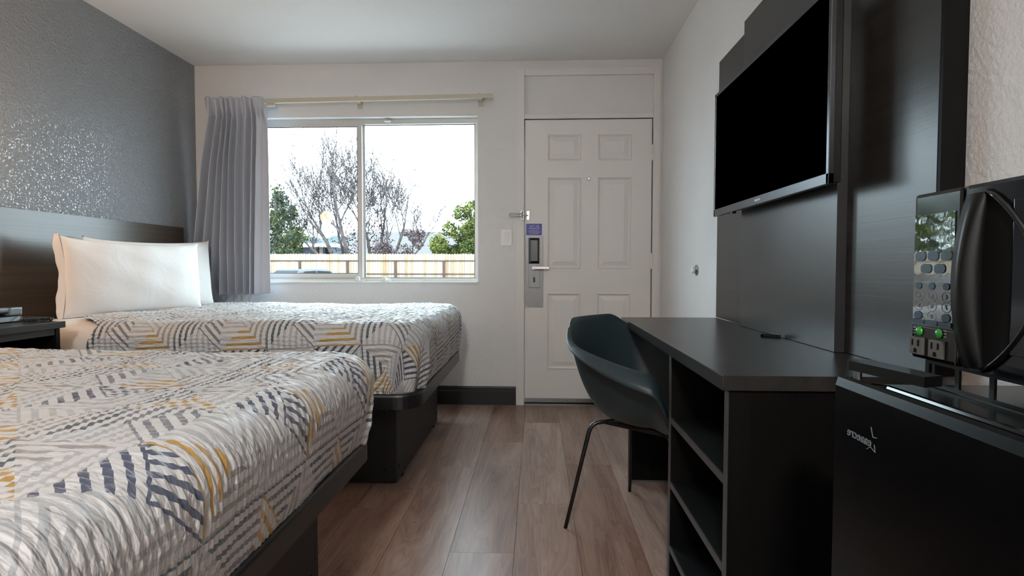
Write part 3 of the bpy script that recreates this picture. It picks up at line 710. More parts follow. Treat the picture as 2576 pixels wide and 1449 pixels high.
ag = tt / .0052 * 2 * PI; pc = pc + .0068 * (np.cos(ag)[:, None] * sdv + np.sin(ag)[:, None] * upv_)
B().tube([tuple(p) for p in pc], .0017, 5).go('coiled_cord', 'phone', ph_, True)
B().tube([(-2.165, 2.233, NZ + .036), (-2.13, 2.205, NZ + .026), (-2.085, 2.165, NZ + .012)], .0018, 6).go('cord_lead', 'copper', hso, True)

# ================================================================== desk and wall panel
TX0, TX1, TY0, TY1, TZ = .395, .831, 1.190, 2.605, .762
dk = thing('desk', ((TX0 + TX1) / 2, (TY0 + TY1) / 2, 0), 'black wood grain writing desk with open shelves along the right wall', 'desk')
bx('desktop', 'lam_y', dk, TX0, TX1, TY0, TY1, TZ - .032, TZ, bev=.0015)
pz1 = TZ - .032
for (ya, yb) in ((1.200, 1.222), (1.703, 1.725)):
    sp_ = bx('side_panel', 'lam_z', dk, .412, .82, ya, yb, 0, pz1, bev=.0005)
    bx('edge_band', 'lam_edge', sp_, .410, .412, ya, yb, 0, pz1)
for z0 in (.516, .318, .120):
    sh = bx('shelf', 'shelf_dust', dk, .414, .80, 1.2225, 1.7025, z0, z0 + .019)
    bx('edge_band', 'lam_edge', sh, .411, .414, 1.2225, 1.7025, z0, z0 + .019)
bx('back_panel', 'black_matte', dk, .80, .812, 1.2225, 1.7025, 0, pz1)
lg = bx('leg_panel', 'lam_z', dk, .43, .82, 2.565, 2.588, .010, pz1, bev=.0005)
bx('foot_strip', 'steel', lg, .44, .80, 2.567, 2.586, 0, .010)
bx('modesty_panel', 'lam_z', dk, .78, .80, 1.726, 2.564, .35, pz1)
wp = thing('wall_panel', (.858, 1.9, TZ), 'tall dark wood wall panel behind the television and desk', 'wall panel')
bx('base_panel', 'lam_y', wp, .833, XR, 1.205, 2.615, TZ + .001, 1.93, bev=.0005)
bx('raised_panel', 'panel_raised', wp, .806, .833, 1.537, 2.236, TZ + .001, 1.948, bev=.0008)
bx('edge_strip', 'lam_z', wp, .834, XR, 1.196, 1.205, TZ + .001, 1.93)

# television
tv = thing('television', (.77, 1.9, 1.2), 'black flat screen television mounted on the dark wall panel', 'television')
VX, VY0, VY1, VZ0, VZ1 = .738, 1.452, 2.366, 1.204, 1.706
bw = .013; bb = .028
sc_ = bx('screen', 'screen', tv, VX + .003, VX + .01, VY0 + bw, VY1 - bw, VZ0 + bb, VZ1 - bw)
fb = B(); fb.box(VX, VX + .014, VY0, VY1, VZ0, VZ0 + bb, .0015).box(VX, VX + .014, VY0, VY1, VZ1 - bw, VZ1, .0015).box(VX, VX + .014, VY0, VY0 + bw, VZ0, VZ1, .0015).box(VX, VX + .014, VY1 - bw, VY1, VZ0, VZ1, .0015)
bz = fb.go('bezel', 'bezel', tv)
bx('housing', 'black', tv, VX + .010, VX + .032, VY0 + .002, VY1 - .002, VZ0 + .004, VZ1 - .004, bev=.002)
v = []; 
for (xx, e) in ((VX + .032, .03), (VX + .052, .09)):
    v += [(xx, VY0 + e, VZ0 + e * .5), (xx, VY1 - e, VZ0 + e * .5), (xx, VY1 - e, VZ1 - e), (xx, VY0 + e, VZ1 - e)]
mk('rear_cover', v, [(0, 1, 5, 4), (1, 2, 6, 5), (2, 3, 7, 6), (3, 0, 4, 7), (4, 5, 6, 7), (3, 2, 1, 0)], 'black', tv)
bx('wall_mount', 'black', tv, VX + .05, .807, 1.75, 2.05, 1.35, 1.58)
text('logo', 'INSIGNIA', 'print_white', bz, (VX - .0006, 1.905, VZ0 + .014), .011, (0, -1, 0), (0, 0, 1), mirror=True)
for k in range(14): bx('vent_slot', 'black_matte', tv, VX + .018, VX + .030, 1.52 + k * .014, 1.527 + k * .014, VZ0 + .002, VZ0 + .0042)
sn_ = bx('sensor', 'gloss_black', tv, VX + .012, VX + .024, 2.17, 2.21, VZ0 - .004, VZ0 + .004)
bx('standby_light', 'red', sn_, VX + .011, VX + .014, 2.185, 2.195, VZ0 - .003, VZ0 + .001)

# little strap on the desk
st = thing('strap', (.77, 1.855, TZ), 'small black folded strap lying on the desk near the wall panel', 'strap')
b = B()
pts = [(.742, 1.868), (.750, 1.876), (.765, 1.874), (.775, 1.862), (.796, 1.845)]; pp = ctl([(p[0], p[1], 0) for p in pts], 8)
v = []; f = []
for i, p in enumerate(pp):
    v += [(p[0], p[1], TZ), (p[0], p[1], TZ + .010), (p[0] + .003, p[1] + .003, TZ + .010), (p[0] + .003, p[1] + .003, TZ)]
    if i: f += [[4 * i - 4 + q, 4 * i - 4 + (q + 1) % 4, 4 * i + (q + 1) % 4, 4 * i + q] for q in range(4)]
b.add(v, f + [[0, 1, 2, 3], [len(v) - 1, len(v) - 2, len(v) - 3, len(v) - 4]]); b.go('band', 'black', st)
b = B().prism(rot2([(-.028, -.005), (.026, -.005), (.026, .005), (-.028, .005)], -.62, (.772, 1.852)), 'z', TZ, TZ + .007); b.go('tab', 'black', st)

# ================================================================== chair
CX, CY = .432, 2.115
fd = Vector((.765, -.644, 0)).normalized(); rd = Vector((fd.y, -fd.x, 0))      # forward and sitter's right
def cw(f_, s__, z): 
    p = Vector((CX, CY, 0)) + fd * f_ + rd * s__; return (p.x, p.y, z)
ch = thing('armchair', (CX, CY, 0), 'petrol green moulded plastic tub chair with thin black legs at the desk', 'chair')
def sstep(a, b_, x): t = min(1, max(0, (x - a) / (b_ - a))); return t * t * (3 - 2 * t)
NA, NR = 120, 40; ZS = .425
def rim_h(th):
    d = abs(math.degrees(th))                        # 0 front .. 180 back
    h = ZS + .012
    h += (.605 - h) * sstep(42, 60, d)
    h += .095 * max(0, min(1, (d - 60) / 62))
    h += (.792 - .700) * sstep(118, 154, d)
    return h
def rim_r(th):
    d = abs(math.degrees(th)); c, s__ = abs(math.cos(th)), abs(math.sin(th))
    a = .245 if d < 90 else .268; n_ = 2.6
    return 1.0 / ((c / a) ** n_ + (s__ / .275) ** n_) ** (1 / n_)
v = []; f = []
for i in range(NA):
    th = 2 * PI * i / NA - PI; hr = rim_h(th); R_ = rim_r(th); d = abs(math.degrees(th))
    lip = sstep(44, 58, d) * max(0.0, 1 - max(0, d - 60) / 80)
    for j in range(NR + 1):
        t = j / NR
        tb = min(t / .82, 1.0); phi = tb * PI / 2
        armw = sstep(40, 62, d)
        g1 = (math.sin(phi) ** .75); g2 = ((1 - math.cos(phi)) ** (1.15 + .2 * armw)); 
        r_ = R_ * (.80 * g1 + .20 * tb ** 2.2); z = ZS - .012 * (1 - tb ** 2) + (hr - ZS) * g2
        if t > .82:
            q = (t - .82) / .18; an = q * 2.3
            w_ = .054 * lip + .006
            r_ += w_ * (1 - math.cos(an)) * 1.05 if lip > .02 else .004 * q
            z += w_ * math.sin(an) * .9 - (.050 * lip * max(0, q - .40) / .60) if lip > .02 else .004 * q
        if d < 60: z -= .02 * (1 - sstep(30, 60, d)) * max(0, t - .6) / .4
        v.append(cw(r_ * math.cos(th) - .01, r_ * math.sin(th), z))
for i in range(NA):
    for j in range(NR):
        a, b_ = i * (NR + 1) + j, ((i + 1) % NA) * (NR + 1) + j
        f.append([a, b_, b_ + 1, a + 1])
sh = mk('shell', v, f, 'chair', ch, True); md = sh.modifiers.new('thick', 'SOLIDIFY'); md.thickness = .006; md.offset = -1
ft = {(-1, 1): (.113, 2.094), (-1, -1): (.416, 2.457)}
for sf in (-1, 1):
    for ss in (-1, 1):
        if (sf, ss) in ft: fx, fy = ft[(sf, ss)]
        else:
            p = cw(.235, ss * .235, 0); fx, fy = p[0], p[1]
        top = Vector(cw(sf * .105, ss * .085, .408)); knee = Vector(cw(sf * .165, ss * .150, .402)); foot = Vector((fx, fy, 0))
        dn = (foot - knee).normalized(); hz = (knee - top).normalized(); pts = [top, knee - hz * .035]
        for q in np.linspace(0, 1, 6)[1:-1]: pts.append((knee - hz * .035) * (1 - q) ** 2 + knee * 2 * q * (1 - q) + (knee + dn * .04) * q * q)
        pts += [knee + dn * .04, foot]
        l_ = B().tube([tuple(p) for p in pts], [.0085] * (len(pts) - 1) + [.0075], 12).go('leg', 'leg', ch, True)
b = B(); b.prism([cw(*p, 0)[:2] for p in ((-.13, -.11), (.13, -.11), (.13, .11), (-.13, .11))], 'z', .396, .412); b.go('seat_plate', 'leg', ch)

# ================================================================== fridge and microwave
GX, GY0, GY1, GZ = .400, .24, .757, .848
fr = thing('mini_fridge', (.64, .5, 0), 'black compact refrigerator standing at the right edge next to the desk', 'refrigerator')
bx('cabinet', 'fridge', fr, GX + .05, .875, GY0, GY1, .012, GZ - .012, bev=.006)
b = B()
pr = [(GX + .050, .03), (GX + .004, .03), (GX, .04), (GX, GZ - .014), (GX + .003, GZ - .003), (GX + .008, GZ), (GX + .014, GZ - .003), (GX + .020, GZ - .016), (GX + .050, GZ - .016)]
b.prism(pr, 'y', GY0, GY1); dr_ = b.go('door', 'fridge', fr)
b = B().tube([(GX + .036, GY0 + .01, GZ - .007), (GX + .036, GY1 - .055, GZ - .007), (GX + .030, GY1 - .03, GZ - .010)], .0040, 8); b.go('grip_bar', 'gloss_black', dr_)
hc = [(GX + .008, .742), (GX + .012, .752), (GX + .042, .752), (GX + .055, .640), (GX + .030, .632)]
B().prism(hc, 'z', GZ + .009, GZ + .021).go('hinge_cover', 'black', fr)
B().tube([(GX + .018, .738, GZ - .004), (GX + .018, .738, GZ + .010)], .005, 10).go('hinge_pin', 'steel', fr)
for (qx, qy) in ((GX + .08, GY0 + .05), (GX + .08, GY1 - .05), (.84, GY0 + .05), (.84, GY1 - .05)): B().lathe([(.016, 0), (.016, .014)], (qx, qy, 0), 'z', 12).go('foot', 'black', fr)
text('logo', 'eaaecre', 'print_silver', dr_, (GX - .0006, .700, .781), .0165, (0, -1, 0), (0, 0, 1), mirror=True)
star = [(.676, .800), (.672, .789), (.664, .790), (.669, .781), (.667, .772), (.676, .776), (.684, .771), (.683, .780)]
b = B()
for i in (0, 1, 3, 4, 5): b.tube([(GX - .0004, *star[i]), (GX - .0004, *star[i + 1])], .0005, 4)
b.go('logo_star', 'print_silver', dr_)

MX, MY0, MY1, MZ0, MZ1 = .500, .27, .762, .872, 1.086
mw = thing('microwave', (.68, .51, GZ), 'black microwave oven with curved handle on top of the mini fridge', 'microwave')
bx('body', 'fridge', mw, MX + .012, .86, MY0, MY1, MZ0, MZ1, bev=.006)
CPY = .677
cpn = bx('control_panel', 'gloss_black', mw, MX, MX + .02, CPY + .0015, MY1, MZ0, MZ1, bev=.005)
bx('film', 'lcd', cpn, MX - .0012, MX + .002, .6885, .7585, .916, 1.058)
dp = bx('display', 'lcd', cpn, MX - .0016, MX - .0010, .6935, .748, 1.031, 1.052)
def disc(y, z, ry, rz_, m, d_=.0016, sq=2.0, n=22):
    P = [(y + ry * math.copysign(abs(math.cos(t)) ** (2 / sq), math.cos(t)), z + rz_ * math.copysign(abs(math.sin(t)) ** (2 / sq), math.sin(t))) for t in np.linspace(0, 2 * PI, n, endpoint=False)]
    return B().prism(P, 'x', MX - d_ - .0006, MX - .001).go('button', m, cpn)
for (y_, z_) in ((.746, 1.005), (.723, 1.005), (.7, 1.005), (.735, .989), (.711, .989)): disc(y_, z_, .0095, .0062, 'button_blue', sq=2.6)
for (y_, z_) in ((.748, .967), (.724, .967), (.699, .967)): disc(y_, z_, .0052, .0045, 'button_blue')
for (y_, z_, dch) in ((.7475, .9415, '9'), (.7235, .9415, '8'), (.6985, .9415, '7'), (.7235, .9285, '0'), (.7475, .954, '6'), (.7235, .954, '5'), (.6985, .954, '4')):
    ring = [(MX - .0014, y_ + .0078 * math.cos(t), z_ + .0062 * math.sin(t)) for t in np.linspace(0, 2 * PI, 20, endpoint=False)]
    rg = B().tube(ring, .0004, 4, closed=True).go('button', 'print_grey', cpn)
    text('numeral', dch, 'print_silver', rg, (MX - .0016, y_, z_), .0085, (0, -1, 0), (0, 0, 1), mirror=True)
for y_ in (.7475, .6985): disc(y_, .9285, .0070, .0055, 'button_blue')
for y_ in (.747, .7235, .700): disc(y_, .9205, .0105, .0036, 'button_blue', sq=5)
for k, (y_, z_) in enumerate(((.746, .9075), (.7105, .9085))):
    B().lathe([(.0062, 0), (.0062, -.0015), (.0048, -.003), (.002, -.0042)], (MX, y_, z_), 'x', 18).go('indicator', 'led', cpn, True)
    for q in range(3): bx('caption_line', 'print_grey', cpn, MX - .0006, MX, (y_ + .0075) if k == 0 else (y_ - .0125), (y_ + .0120) if k == 0 else (y_ - .0075), z_ + .0035 - q * .0036, z_ + .0050 - q * .0036)
for y_ in (.748, .7125):
    ou = bx('outlet', 'outlet', cpn, MX - .004, MX + .001, y_ - .0115, y_ + .0115, .8775, .8995, bev=.0008)
    for dy in (-.0055, .0055): bx('slot', 'black_matte', ou, MX - .0044, MX - .0038, y_ + dy - .0014, y_ + dy + .0014, .8885, .8965)
    P = [(y_ - .0028, .8795), (y_ + .0028, .8795)] + [(y_ + .0028 * math.cos(t), .8825 + .0028 * math.sin(t)) for t in np.linspace(0, PI, 8)]
    B().prism(P, 'x', MX - .0044, MX - .0038).go('slot', 'black_matte', ou)
B().tube([(MX - .0004, CPY + .006, .874), (MX - .0004, CPY + .006, .9125), (MX - .0004, MY1 - .004, .914)], .0004, 4).go('border_line', 'print_grey', cpn)
md_ = bx('door', 'gloss_black', mw, MX, MX + .02, MY0, CPY - .0015, MZ0, MZ1, bev=.005)
bx('door_glass', 'gloss_black', md_, MX - .003, MX, MY0 + .02, .605, .898, 1.062, bev=.001)
# handle: raised crescent grip on the left, deep black lens-shaped pocket, glossy rim on the right
n = 32; v = []; f = []; v2 = []; f2 = []
for i in range(n + 1):
    t = i / n; z = .8755 + (1.0745 - .8755) * t; arch = math.sin(PI * t) ** .8
    yl, ya, yr = .6745, .640 + .006 * arch, .640 - .064 * arch
    xo = MX - .006 - .016 * arch
    v += [(MX, yl, z), (xo + .006, yl - .002, z), (xo, (yl + ya) / 2 - .004, z), (xo + .002, ya + .001, z), (MX - .001, ya, z)]
    v2 += [(MX - .0008, ya + .002, z), (MX - .0012, (ya + yr) / 2, z), (MX - .0008, yr, z)]
    if i:
        for q in range(4): a = (i - 1) * 5 + q; f.append([a, a + 5, a + 6, a + 1])
        a = (i - 1) * 3; f2 += [[a, a + 3, a + 4, a + 1], [a + 1, a + 4, a + 5, a + 2]]
mk('handle', v, f, 'black', md_, True)
mk('handle_pocket', v2, f2, 'black_matte', md_, True)
rim_ = [(MX - .002, .640 - .066 * math.sin(PI * t) ** .8, .8755 + .199 * t) for t in np.linspace(0, 1, 30)]
B().tube(rim_, .0035, 8).go('handle_rim', 'gloss_black', md_, True)
# slotted riser under the microwave
b = B(); RX = .512; z0, z1 = GZ - .011, MZ0
b.box(RX, RX + .003, MY0, .752, z1 - .006, z1); b.box(RX, RX + .003, MY0, .752, z0, z0 + .005)
y = .752
while y > MY0 + .03:
    b.box(RX, RX + .003, y - .007, y, z0 + .005, z1 - .006); y -= .052
rs = b.go('riser', 'black', mw); bx('riser', 'black', mw, .835, .838, MY0, .752, z0, z1)

# ================================================================== lamps out of frame; the ceiling and floor ones are added fill
def emis(name, col, st):
    m, g = mat(name, (.8, .8, .8), .5, emit=(col, st)); return m
cl = thing('ceiling_fill_lamp', (-.30, -1.6, H - .09), 'unseen round ceiling lamp added as fill behind the camera', 'lamp')  # added fill light for the interior, shaped as a ceiling fixture
B().lathe([(.19, 0), (.19, -.02), (.17, -.025)], (-.30, -1.6, H), 'z', 32).go('base', 'trim_white', cl, True)
B().lathe([(.168, -.025), (.16, -.05), (.12, -.078), (.06, -.09), (.005, -.092)], (-.30, -1.6, H), 'z', 32).go('diffuser', emis('ceiling_fill_glow', (1, .97, .93), CEIL_FILL), cl, True)
fl_ = thing('floor_fill_lamp', (.50, -1.0, 0), 'unseen uplight added as fill behind the camera by the right wall', 'lamp')  # added uplight, bounces fill off the ceiling into the room
B().lathe([(.14, 0), (.14, .015), (.02, .03)], (.50, -1.0, 0), 'z', 28).go('base', 'bedframe', fl_, True)
B().tube([(.50, -1.0, .02), (.50, -1.0, 1.74)], .012, 10).go('pole', 'bedframe', fl_, True)
bp = [(.012, 1.72), (.06, 1.735), (.12, 1.77), (.16, 1.83), (.156, 1.83), (.116, 1.775), (.058, 1.742), (.014, 1.735)]
B().lathe(bp, (.50, -1.0, 0), 'z', 28).go('bowl', 'bedframe', fl_, True)
B().lathe([(.12, 0), (.12, .004)], (.50, -1.0, 1.785), 'z', 28).go('light_disc', emis('uplight_fill_glow', (1, .96, .90), UPLIGHT_FILL), fl_)
wl_ = thing('wall_lamp', (XL, 2.02, 1.48), 'warm globe wall lamp above the nightstand', 'lamp')
B().lathe([(.05, 0), (.05, .015), (.02, .02)], (XL, 2.02, 1.55), 'x', 20).go('backplate', 'steel', wl_, True)
B().tube([(XL + .015, 2.02, 1.55), (XL + .12, 2.02, 1.55)], .008, 10).go('arm', 'steel', wl_, True)
th_ = np.linspace(0.02, PI - .02, 14)
B().lathe([(.07 * math.sin(t), -.07 * math.cos(t)) for t in th_], (XL + .16, 2.02, 1.55), 'z', 20).go('globe', emis('wall_lamp_glow', (1, .60, .30), SCONCE), wl_, True)

# ================================================================== outdoors
GZ0 = -.6
struct(bx('ground', 'asphalt', None, -90, 40, YB + TH + .02, 160, GZ0 - .2, GZ0))
fe = thing('fence', (-8, 28.7, GZ0), 'sunlit cedar board fence along the parking lot beyond the window', 'fence')
FT = 1.735; PWD = .142
pk = None
x = -27.0
while x < 3.5:
    if pk is None:
        b = B(); b.prism([(0, 0), (PWD - .008, 0), (PWD - .008, FT - GZ0 - .05), (PWD - .038, FT - GZ0), (.030, FT - GZ0), (0, FT - GZ0 - .05)], 'y', 0, .018)
        o = b.go('picket', 'picket', None, loc=(0, 0, 0)); pk = o.data
    else: o = bpy.data.objects.new('picket', pk); COL.objects.link(o)
    o.parent = fe; o.location = Vector((x, 28.72 + random.uniform(-.006, .006), GZ0 + random.uniform(-.012, .012))) - fe.location; x += PWD
px = -12.376 - 2.532 * 5
while px < 3.5:
    bx('post', 'fence_post', fe, px - .05, px + .05, 28.60, 28.70, GZ0, 1.40)
    if px + 2.532 < 3.6:
        for z0 in (1.345, .66): bx('rail', 'fence_post', fe, px + .05, px + 2.482, 28.68, 28.72, z0, z0 + .055)
    px += 2.532

def branch(b, p, d, L, r, depth, rr, spread, up, tips, kids=(3, 5)):
    n = 3; pts = [p]; q = p.copy(); dd_ = d.copy()
    for i in range(n):
        dd_ = (dd_ + Vector((rr.uniform(-1, 1), rr.uniform(-1, 1), rr.uniform(-1, 1))) * .16 + Vector((0, 0, up))).normalized(); q = q + dd_ * (L / n); pts.append(q.copy())
    rads = [r * (1 - .5 * i / n) for i in range(n + 1)]
    b.tube([tuple(x_) for x_ in pts], rads, 5 if depth > 2 else 3, cap=False)
    if depth == 0: tips.append(q); return
    if depth <= 1: tips.append(q)
    for i in range(rr.integers(*kids)):
        k = rr.integers(1, n + 1); s__ = pts[k]
        a = Vector((rr.uniform(-1, 1), rr.uniform(-1, 1), rr.uniform(-.25, .8))).normalized()
        branch(b, s__, (dd_ * (1 - spread) + a * spread).normalized(), L * rr.uniform(.66, .92), max(rads[k] * .62, .0155), depth - 1, rr, spread, up, tips, kids)
    branch(b, pts[-1], dd_, L * .84, max(rads[-1] * .85, .0155), depth - 1, rr, spread, up, tips, kids)
def leaves(name, pts, size, m, parent, rr, jit=.2, k=1):
    v = []; f = []
    for p in pts:
        for _ in range(k):
            c = Vector(p) + Vector((rr.normal(0, jit), rr.normal(0, jit), rr.normal(0, jit)))
            a = Vector(rr.normal(0, 1, 3)).normalized(); b_ = a.cross(Vector(rr.normal(0, 1, 3))).normalized(); s__ = size * rr.uniform(.6, 1.3); n0 = len(v)
            v += [tuple(c - a * s__), tuple(c + b_ * s__ * .45), tuple(c + a * s__), tuple(c - b_ * s__ * .45)]; f.append([n0, n0 + 1, n0 + 2, n0 + 3])
    return stuff(mk(name, v, f, m, parent))
def bare_tree(loc, stems, label, seed, leafk, kids=(3, 5)):
    rr = np.random.default_rng(seed); t = thing('bare_tree', loc, label, 'tree', 'bare trees behind the fence'); base = Vector(loc); tips = []; b = B()
    tk = B()
    for (dx, dz, L, r, dirx) in stems:
        d = Vector((dirx, rr.uniform(-.25, .25), 1)).normalized(); p = base + Vector((dx, 0, 0)); q = p + d * dz
        tk.tube([tuple(p), tuple(p + d * dz * .5), tuple(q)], [r * 1.2, r * 1.05, r], 8)
        branch(b, q, d, L, r, 4, rr, .47, .05, tips, kids)
    tk.go('trunk', 'bark', t, True); b.go('branches', 'twig', t)
    idx = rr.choice(len(tips), min(leafk, len(tips)), replace=False)
    leaves('leaves', [tips[i] for i in idx], .07, 'leaf_red', t, rr, .12)
    low = [base + Vector((rr.normal(0, .5), rr.normal(0, .5), rr.uniform(2.4, 4.6))) for _ in range(420)]
    leaves('trunk_leaves', low, .085, 'leaf_red', t, rr, .1)
    return t
bare_tree((-11.6, 34, GZ0), [(.0, 2.8, 2.05, .14, -.36), (.15, 2.9, 2.25, .14, -.04), (.3, 2.6, 1.75, .10, -.85), (.35, 2.8, 2.1, .11, .14), (-.1, 2.4, 1.6, .09, -1.3), (.1, 2.9, 2.2, .10, -.2)], 'large bare tree with reddish leaves on its trunk, left of the window mullion', 11, 260)
bare_tree((-10.0, 34.6, GZ0), [(.0, 3.0, 1.75, .12, .06), (.25, 2.8, 1.65, .10, .42), (-.2, 3.0, 1.7, .10, -.1), (.2, 2.5, 1.5, .08, .85), (.1, 2.8, 1.7, .09, .22)], 'pale bare tree with spreading twigs, right of the window mullion', 23, 120, (3, 4))

def leafy(name, loc, blobs, m, n, size, label, seed, trunk=.14, cat='tree'):
    rr = np.random.default_rng(seed); t = thing(name, loc, label, cat); base = Vector(loc)
    top = max(b_[2] for b_ in blobs); B().tube([loc, (loc[0], loc[1], top)], [trunk, trunk * .5], 8).go('trunk', 'bark', t, True)
    pts = []; tot = sum(b_[3] * b_[4] for b_ in blobs)
    for (bx_, by_, bz_, rx, rzz) in blobs:
        for _ in range(int(n * rx * rzz / tot)):
            u = Vector(rr.normal(0, 1, 3)).normalized() * (rr.uniform(.35, 1) ** .5); pts.append((bx_ + u.x * rx, by_ + u.y * rx, bz_ + u.z * rzz))
    leaves('foliage', pts, size, m, t, rr, .05)
    return t
rq = np.random.default_rng(5)
blobs = [(-4.25 + rq.uniform(-1.6, 1.6), 33 + rq.uniform(-.8, .8), rq.uniform(1.0, 3.6), rq.uniform(.4, .7), rq.uniform(.35, .6)) for _ in range(34)] + [(-3.8, 33, 4.4, .55, .6), (-4.5, 33.2, 4.25, .5, .5), (-2.6, 33, 4.2, .7, .8), (-3.2, 32.8, 3.5, .8, .8)]
leafy('leafy_tree', (-3.9, 33, GZ0), blobs, 'leaf_green', 14000, .11, 'bright green leafy tree at the right edge of the window', 31)
blobs = [(-14.9 + rq.uniform(-.4, .35) * (6.0 - z), 32 + rq.uniform(-.6, .6), z, .16 * (7.2 - z) + .12, .34) for z in np.linspace(.2, 5.4, 26)] + [(-14.3, 31.8, 2.4, .75, .25), (-14.5, 31.6, 1.9, .9, .3), (-14.2, 32.2, 3.1, .6, .4), (-15, 32, 3.9, .7, .5)]
leafy('evergreen_tree', (-15.2, 32, GZ0), blobs, 'leaf_dark', 8000, .10, 'dark evergreen tree at the left edge of the window', 37, .18)
blobs = [(-21.8 + rq.uniform(-2.6, 2.6), 33.5 + rq.uniform(-1.2, 1.2), rq.uniform(1.2, 7.0), rq.uniform(.7, 1.2), rq.uniform(.6, 1.0)) for _ in range(34)]
leafy('leafy_tree', (-21.8, 33.5, GZ0), blobs, 'leaf_green', 7000, .16, 'broad green tree standing past the curtain, mirrored in the microwave panel', 47, .2)
blobs = [(-8.0 + rq.uniform(-1.0, .9), 31 + rq.uniform(-.5, .5), rq.uniform(.6, 2.35), .55, .4) for _ in range(14)]
leafy('mauve_shrub', (-8.0, 31, GZ0), blobs, 'leaf_mauve', 3600, .075, 'dusty mauve shrub rising behind the middle of the fence', 41, .06, 'shrub')
blobs = [(-6.75, 30.6, 2.75, .35, .38), (-6.55, 30.6, 2.35, .3, .3), (-7.1, 30.7, 2.95, .4, .22), (-6.35, 30.6, 2.9, .25, .25)]
leafy('mauve_tree', (-6.9, 30.9, GZ0), blobs, 'leaf_mauve', 900, .075, 'small mauve leaved tree drooping over the fence in front of the grey roof', 43, .04)

hs = thing('house', (-10.5, 46, GZ0), 'low house with broad grey shingle roof behind the trees', 'house')
bx('wall', 'house', hs, -17.2, -2.2, 45.6, 53, GZ0, 1.9)
v = [(-17.6, 45.0, 1.75), (-1.8, 45.0, 1.75), (-1.8, 49.4, 4.1), (-17.6 + .9, 49.4, 4.1), (-1.8, 53.8, 1.75), (-17.6, 53.8, 1.75)]
v2 = [(a_, b_, c__ + .12) for a_, b_, c__ in v]
mk('roof', v + v2, [(6, 7, 8, 9), (9, 8, 10, 11), (6, 9, 11), (0, 3, 2, 1), (3, 5, 4, 2), (0, 5, 3), (0, 1, 7, 6), (1, 2, 8, 7), (2, 4, 10, 8), (4, 5, 11, 10), (5, 0, 6, 11)], 'shingle', hs)
bx('vent', 'vinyl', hs, -6.1, -5.8, 49.2, 49.5, 4.1, 4.4)
bx('vent', 'house', hs, -8.6, -8.4, 48.6, 48.8, 3.7, 4.15)
sd_ = thing('shed', (-15.6, 39, GZ0), 'pale blue white shed with a brown doorway behind the left part of the fence', 'shed')
bx('wall', 'shed', sd_, -17.4, -14.25, 38, 41, GZ0, 2.45)
v = [(-17.7, 37.7, 2.42), (-14.05, 37.7, 2.42), (-14.05, 41.3, 2.75), (-17.7, 41.3, 2.75)]
mk('roof', v + [(a_, b_, c__ + .08) for a_, b_, c__ in v], [(4, 5, 6, 7), (3, 2, 1, 0), (0, 1, 5, 4), (1, 2, 6, 5), (2, 3, 7, 6), (3, 0, 4, 7)], 'vinyl', sd_)
bx('door', 'fence_post', sd_, -15.35, -15.05, 37.95, 38.02, GZ0, 2.38); bx('door', 'picket', sd_, -15.0, -14.75, 37.95, 38.02, GZ0, 2.38); bx('window', 'carglass', sd_, -14.6, -14.32, 37.95, 38.02, 1.6, 2.35)
nx_, ny_ = 60, 14; v = []; f = []
for j in range(ny_):
    for i in range(nx_):
        x = -85 + i * 2.2; y = 105 + j * 3.0; hgt = 8.6 * math.exp(-((x + 52) / 26) ** 2) * abs(math.sin(PI * j / (ny_ - 1))) ** .6
        v.append((x, y, GZ0 - .1 + max(0, hgt + (random.uniform(-.9, 1.1) if hgt > 1 else 0))))
for j in range(ny_ - 1):
    for i in range(nx_ - 1): a = j * nx_ + i; f.append([a, a + 1, a + nx_ + 1, a + nx_])
tag(mk('wooded_hill', v, f, 'hill'), 'hazy wooded hill in the far distance behind the shed', 'hill')

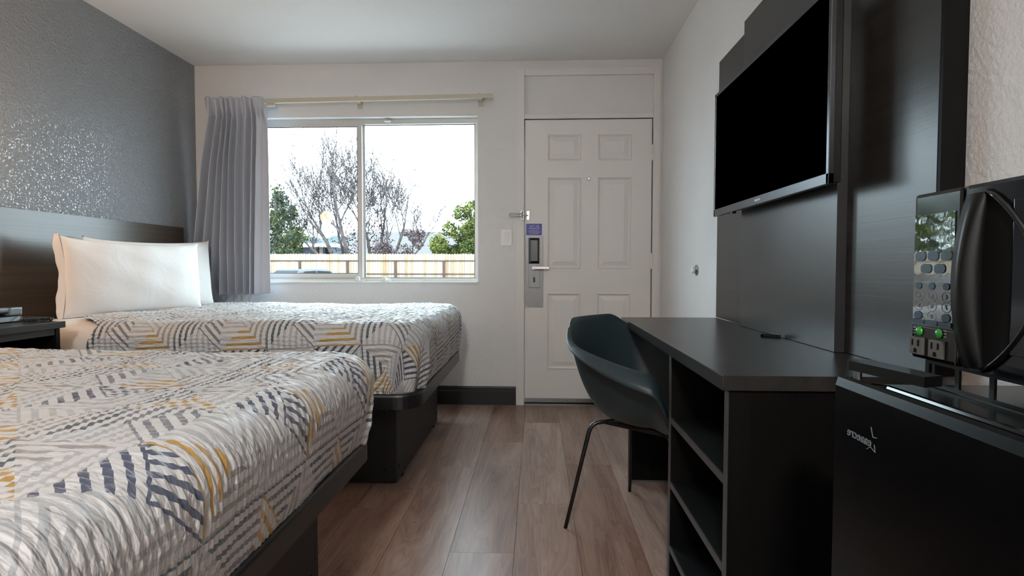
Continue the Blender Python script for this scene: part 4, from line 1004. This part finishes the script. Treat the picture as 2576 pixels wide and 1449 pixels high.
# parked car
ca_o = (-8.95, 20.6, GZ0); car = thing('car', ca_o, 'parked silver blue car whose roof shows above the window sill', 'car')
CA = -.42; czz = lambda z: GZ0 + z
def cpt(l, s__, z): 
    q = rot2([(s__, l)], CA, (ca_o[0], ca_o[1] + 1.2))[0]; return (q[0], q[1], czz(z))
def loft(name, secs, m, parent, smooth=False):
    n = len(secs[0]); v = [cpt(*p) for s__ in secs for p in s__]
    f = [[k * n + i, k * n + (i + 1) % n, (k + 1) * n + (i + 1) % n, (k + 1) * n + i] for k in range(len(secs) - 1) for i in range(n)] + [list(range(n))[::-1], [(len(secs) - 1) * n + i for i in range(n)]]
    return mk(name, v, f, m, parent, smooth)
def sec(l, w_, z0, z1): return [(l, -w_, z0), (l, w_, z0), (l, w_ * 1.0, z1 - .08), (l, w_ * .93, z1), (l, -w_ * .93, z1), (l, -w_, z1 - .08)]
loft('body', [sec(-2.25, .72, .35, .80), sec(-2.1, .86, .22, .95), (sec(-1.2, .88, .2, 1.0)), sec(.9, .88, .2, .98), sec(1.9, .84, .22, .86), sec(2.2, .70, .35, .66)], 'carpaint', car)
def csec(l, w0, w1, z1): return [(l, -w0, .95), (l, w0, .95), (l, w1, z1 - .06), (l, w1 * .82, z1), (l, -w1 * .82, z1), (l, -w1, z1 - .06)]
cab = loft('cabin', [csec(-1.75, .76, .76, 1.02), csec(-1.15, .80, .68, 1.52), csec(-.4, .80, .69, 1.55), csec(.35, .80, .68, 1.53), csec(1.05, .78, .76, 1.03)], 'carpaint', car)
def pane(P): mk('window', [cpt(*p) for p in P] , [(0, 1, 2, 3)], 'carglass', cab)
pane([(-1.72, -.66, 1.07), (-1.72, .66, 1.07), (-1.19, .58, 1.49), (-1.19, -.58, 1.49)])
for s__ in (-1, 1):
    pane([(-1.35, s__ * .80, 1.06), (-.45, s__ * .815, 1.06), (-.45, s__ * .712, 1.48), (-1.0, s__ * .708, 1.46)]); pane([(-.38, s__ * .815, 1.06), (.7, s__ * .815, 1.06), (.3, s__ * .706, 1.45), (-.38, s__ * .712, 1.48)])
pane([(1.08, .68, 1.08), (1.08, -.68, 1.08), (.44, -.56, 1.46), (.44, .56, 1.46)])
for l in (-1.35, 1.35):
    for s__ in (-.80, .80):
        c0, c1 = cpt(l, s__ - .09, .31), cpt(l, s__ + .09, .31)
        wh = B().tube([c0, c1], .31, 20).go('wheel', 'tire', car); d0 = cpt(l, s__ + math.copysign(.092, s__), .31); d1 = cpt(l, s__ + math.copysign(.08, s__), .31)
        B().tube([d1, d0], .19, 16).go('hubcap', 'hub', wh)
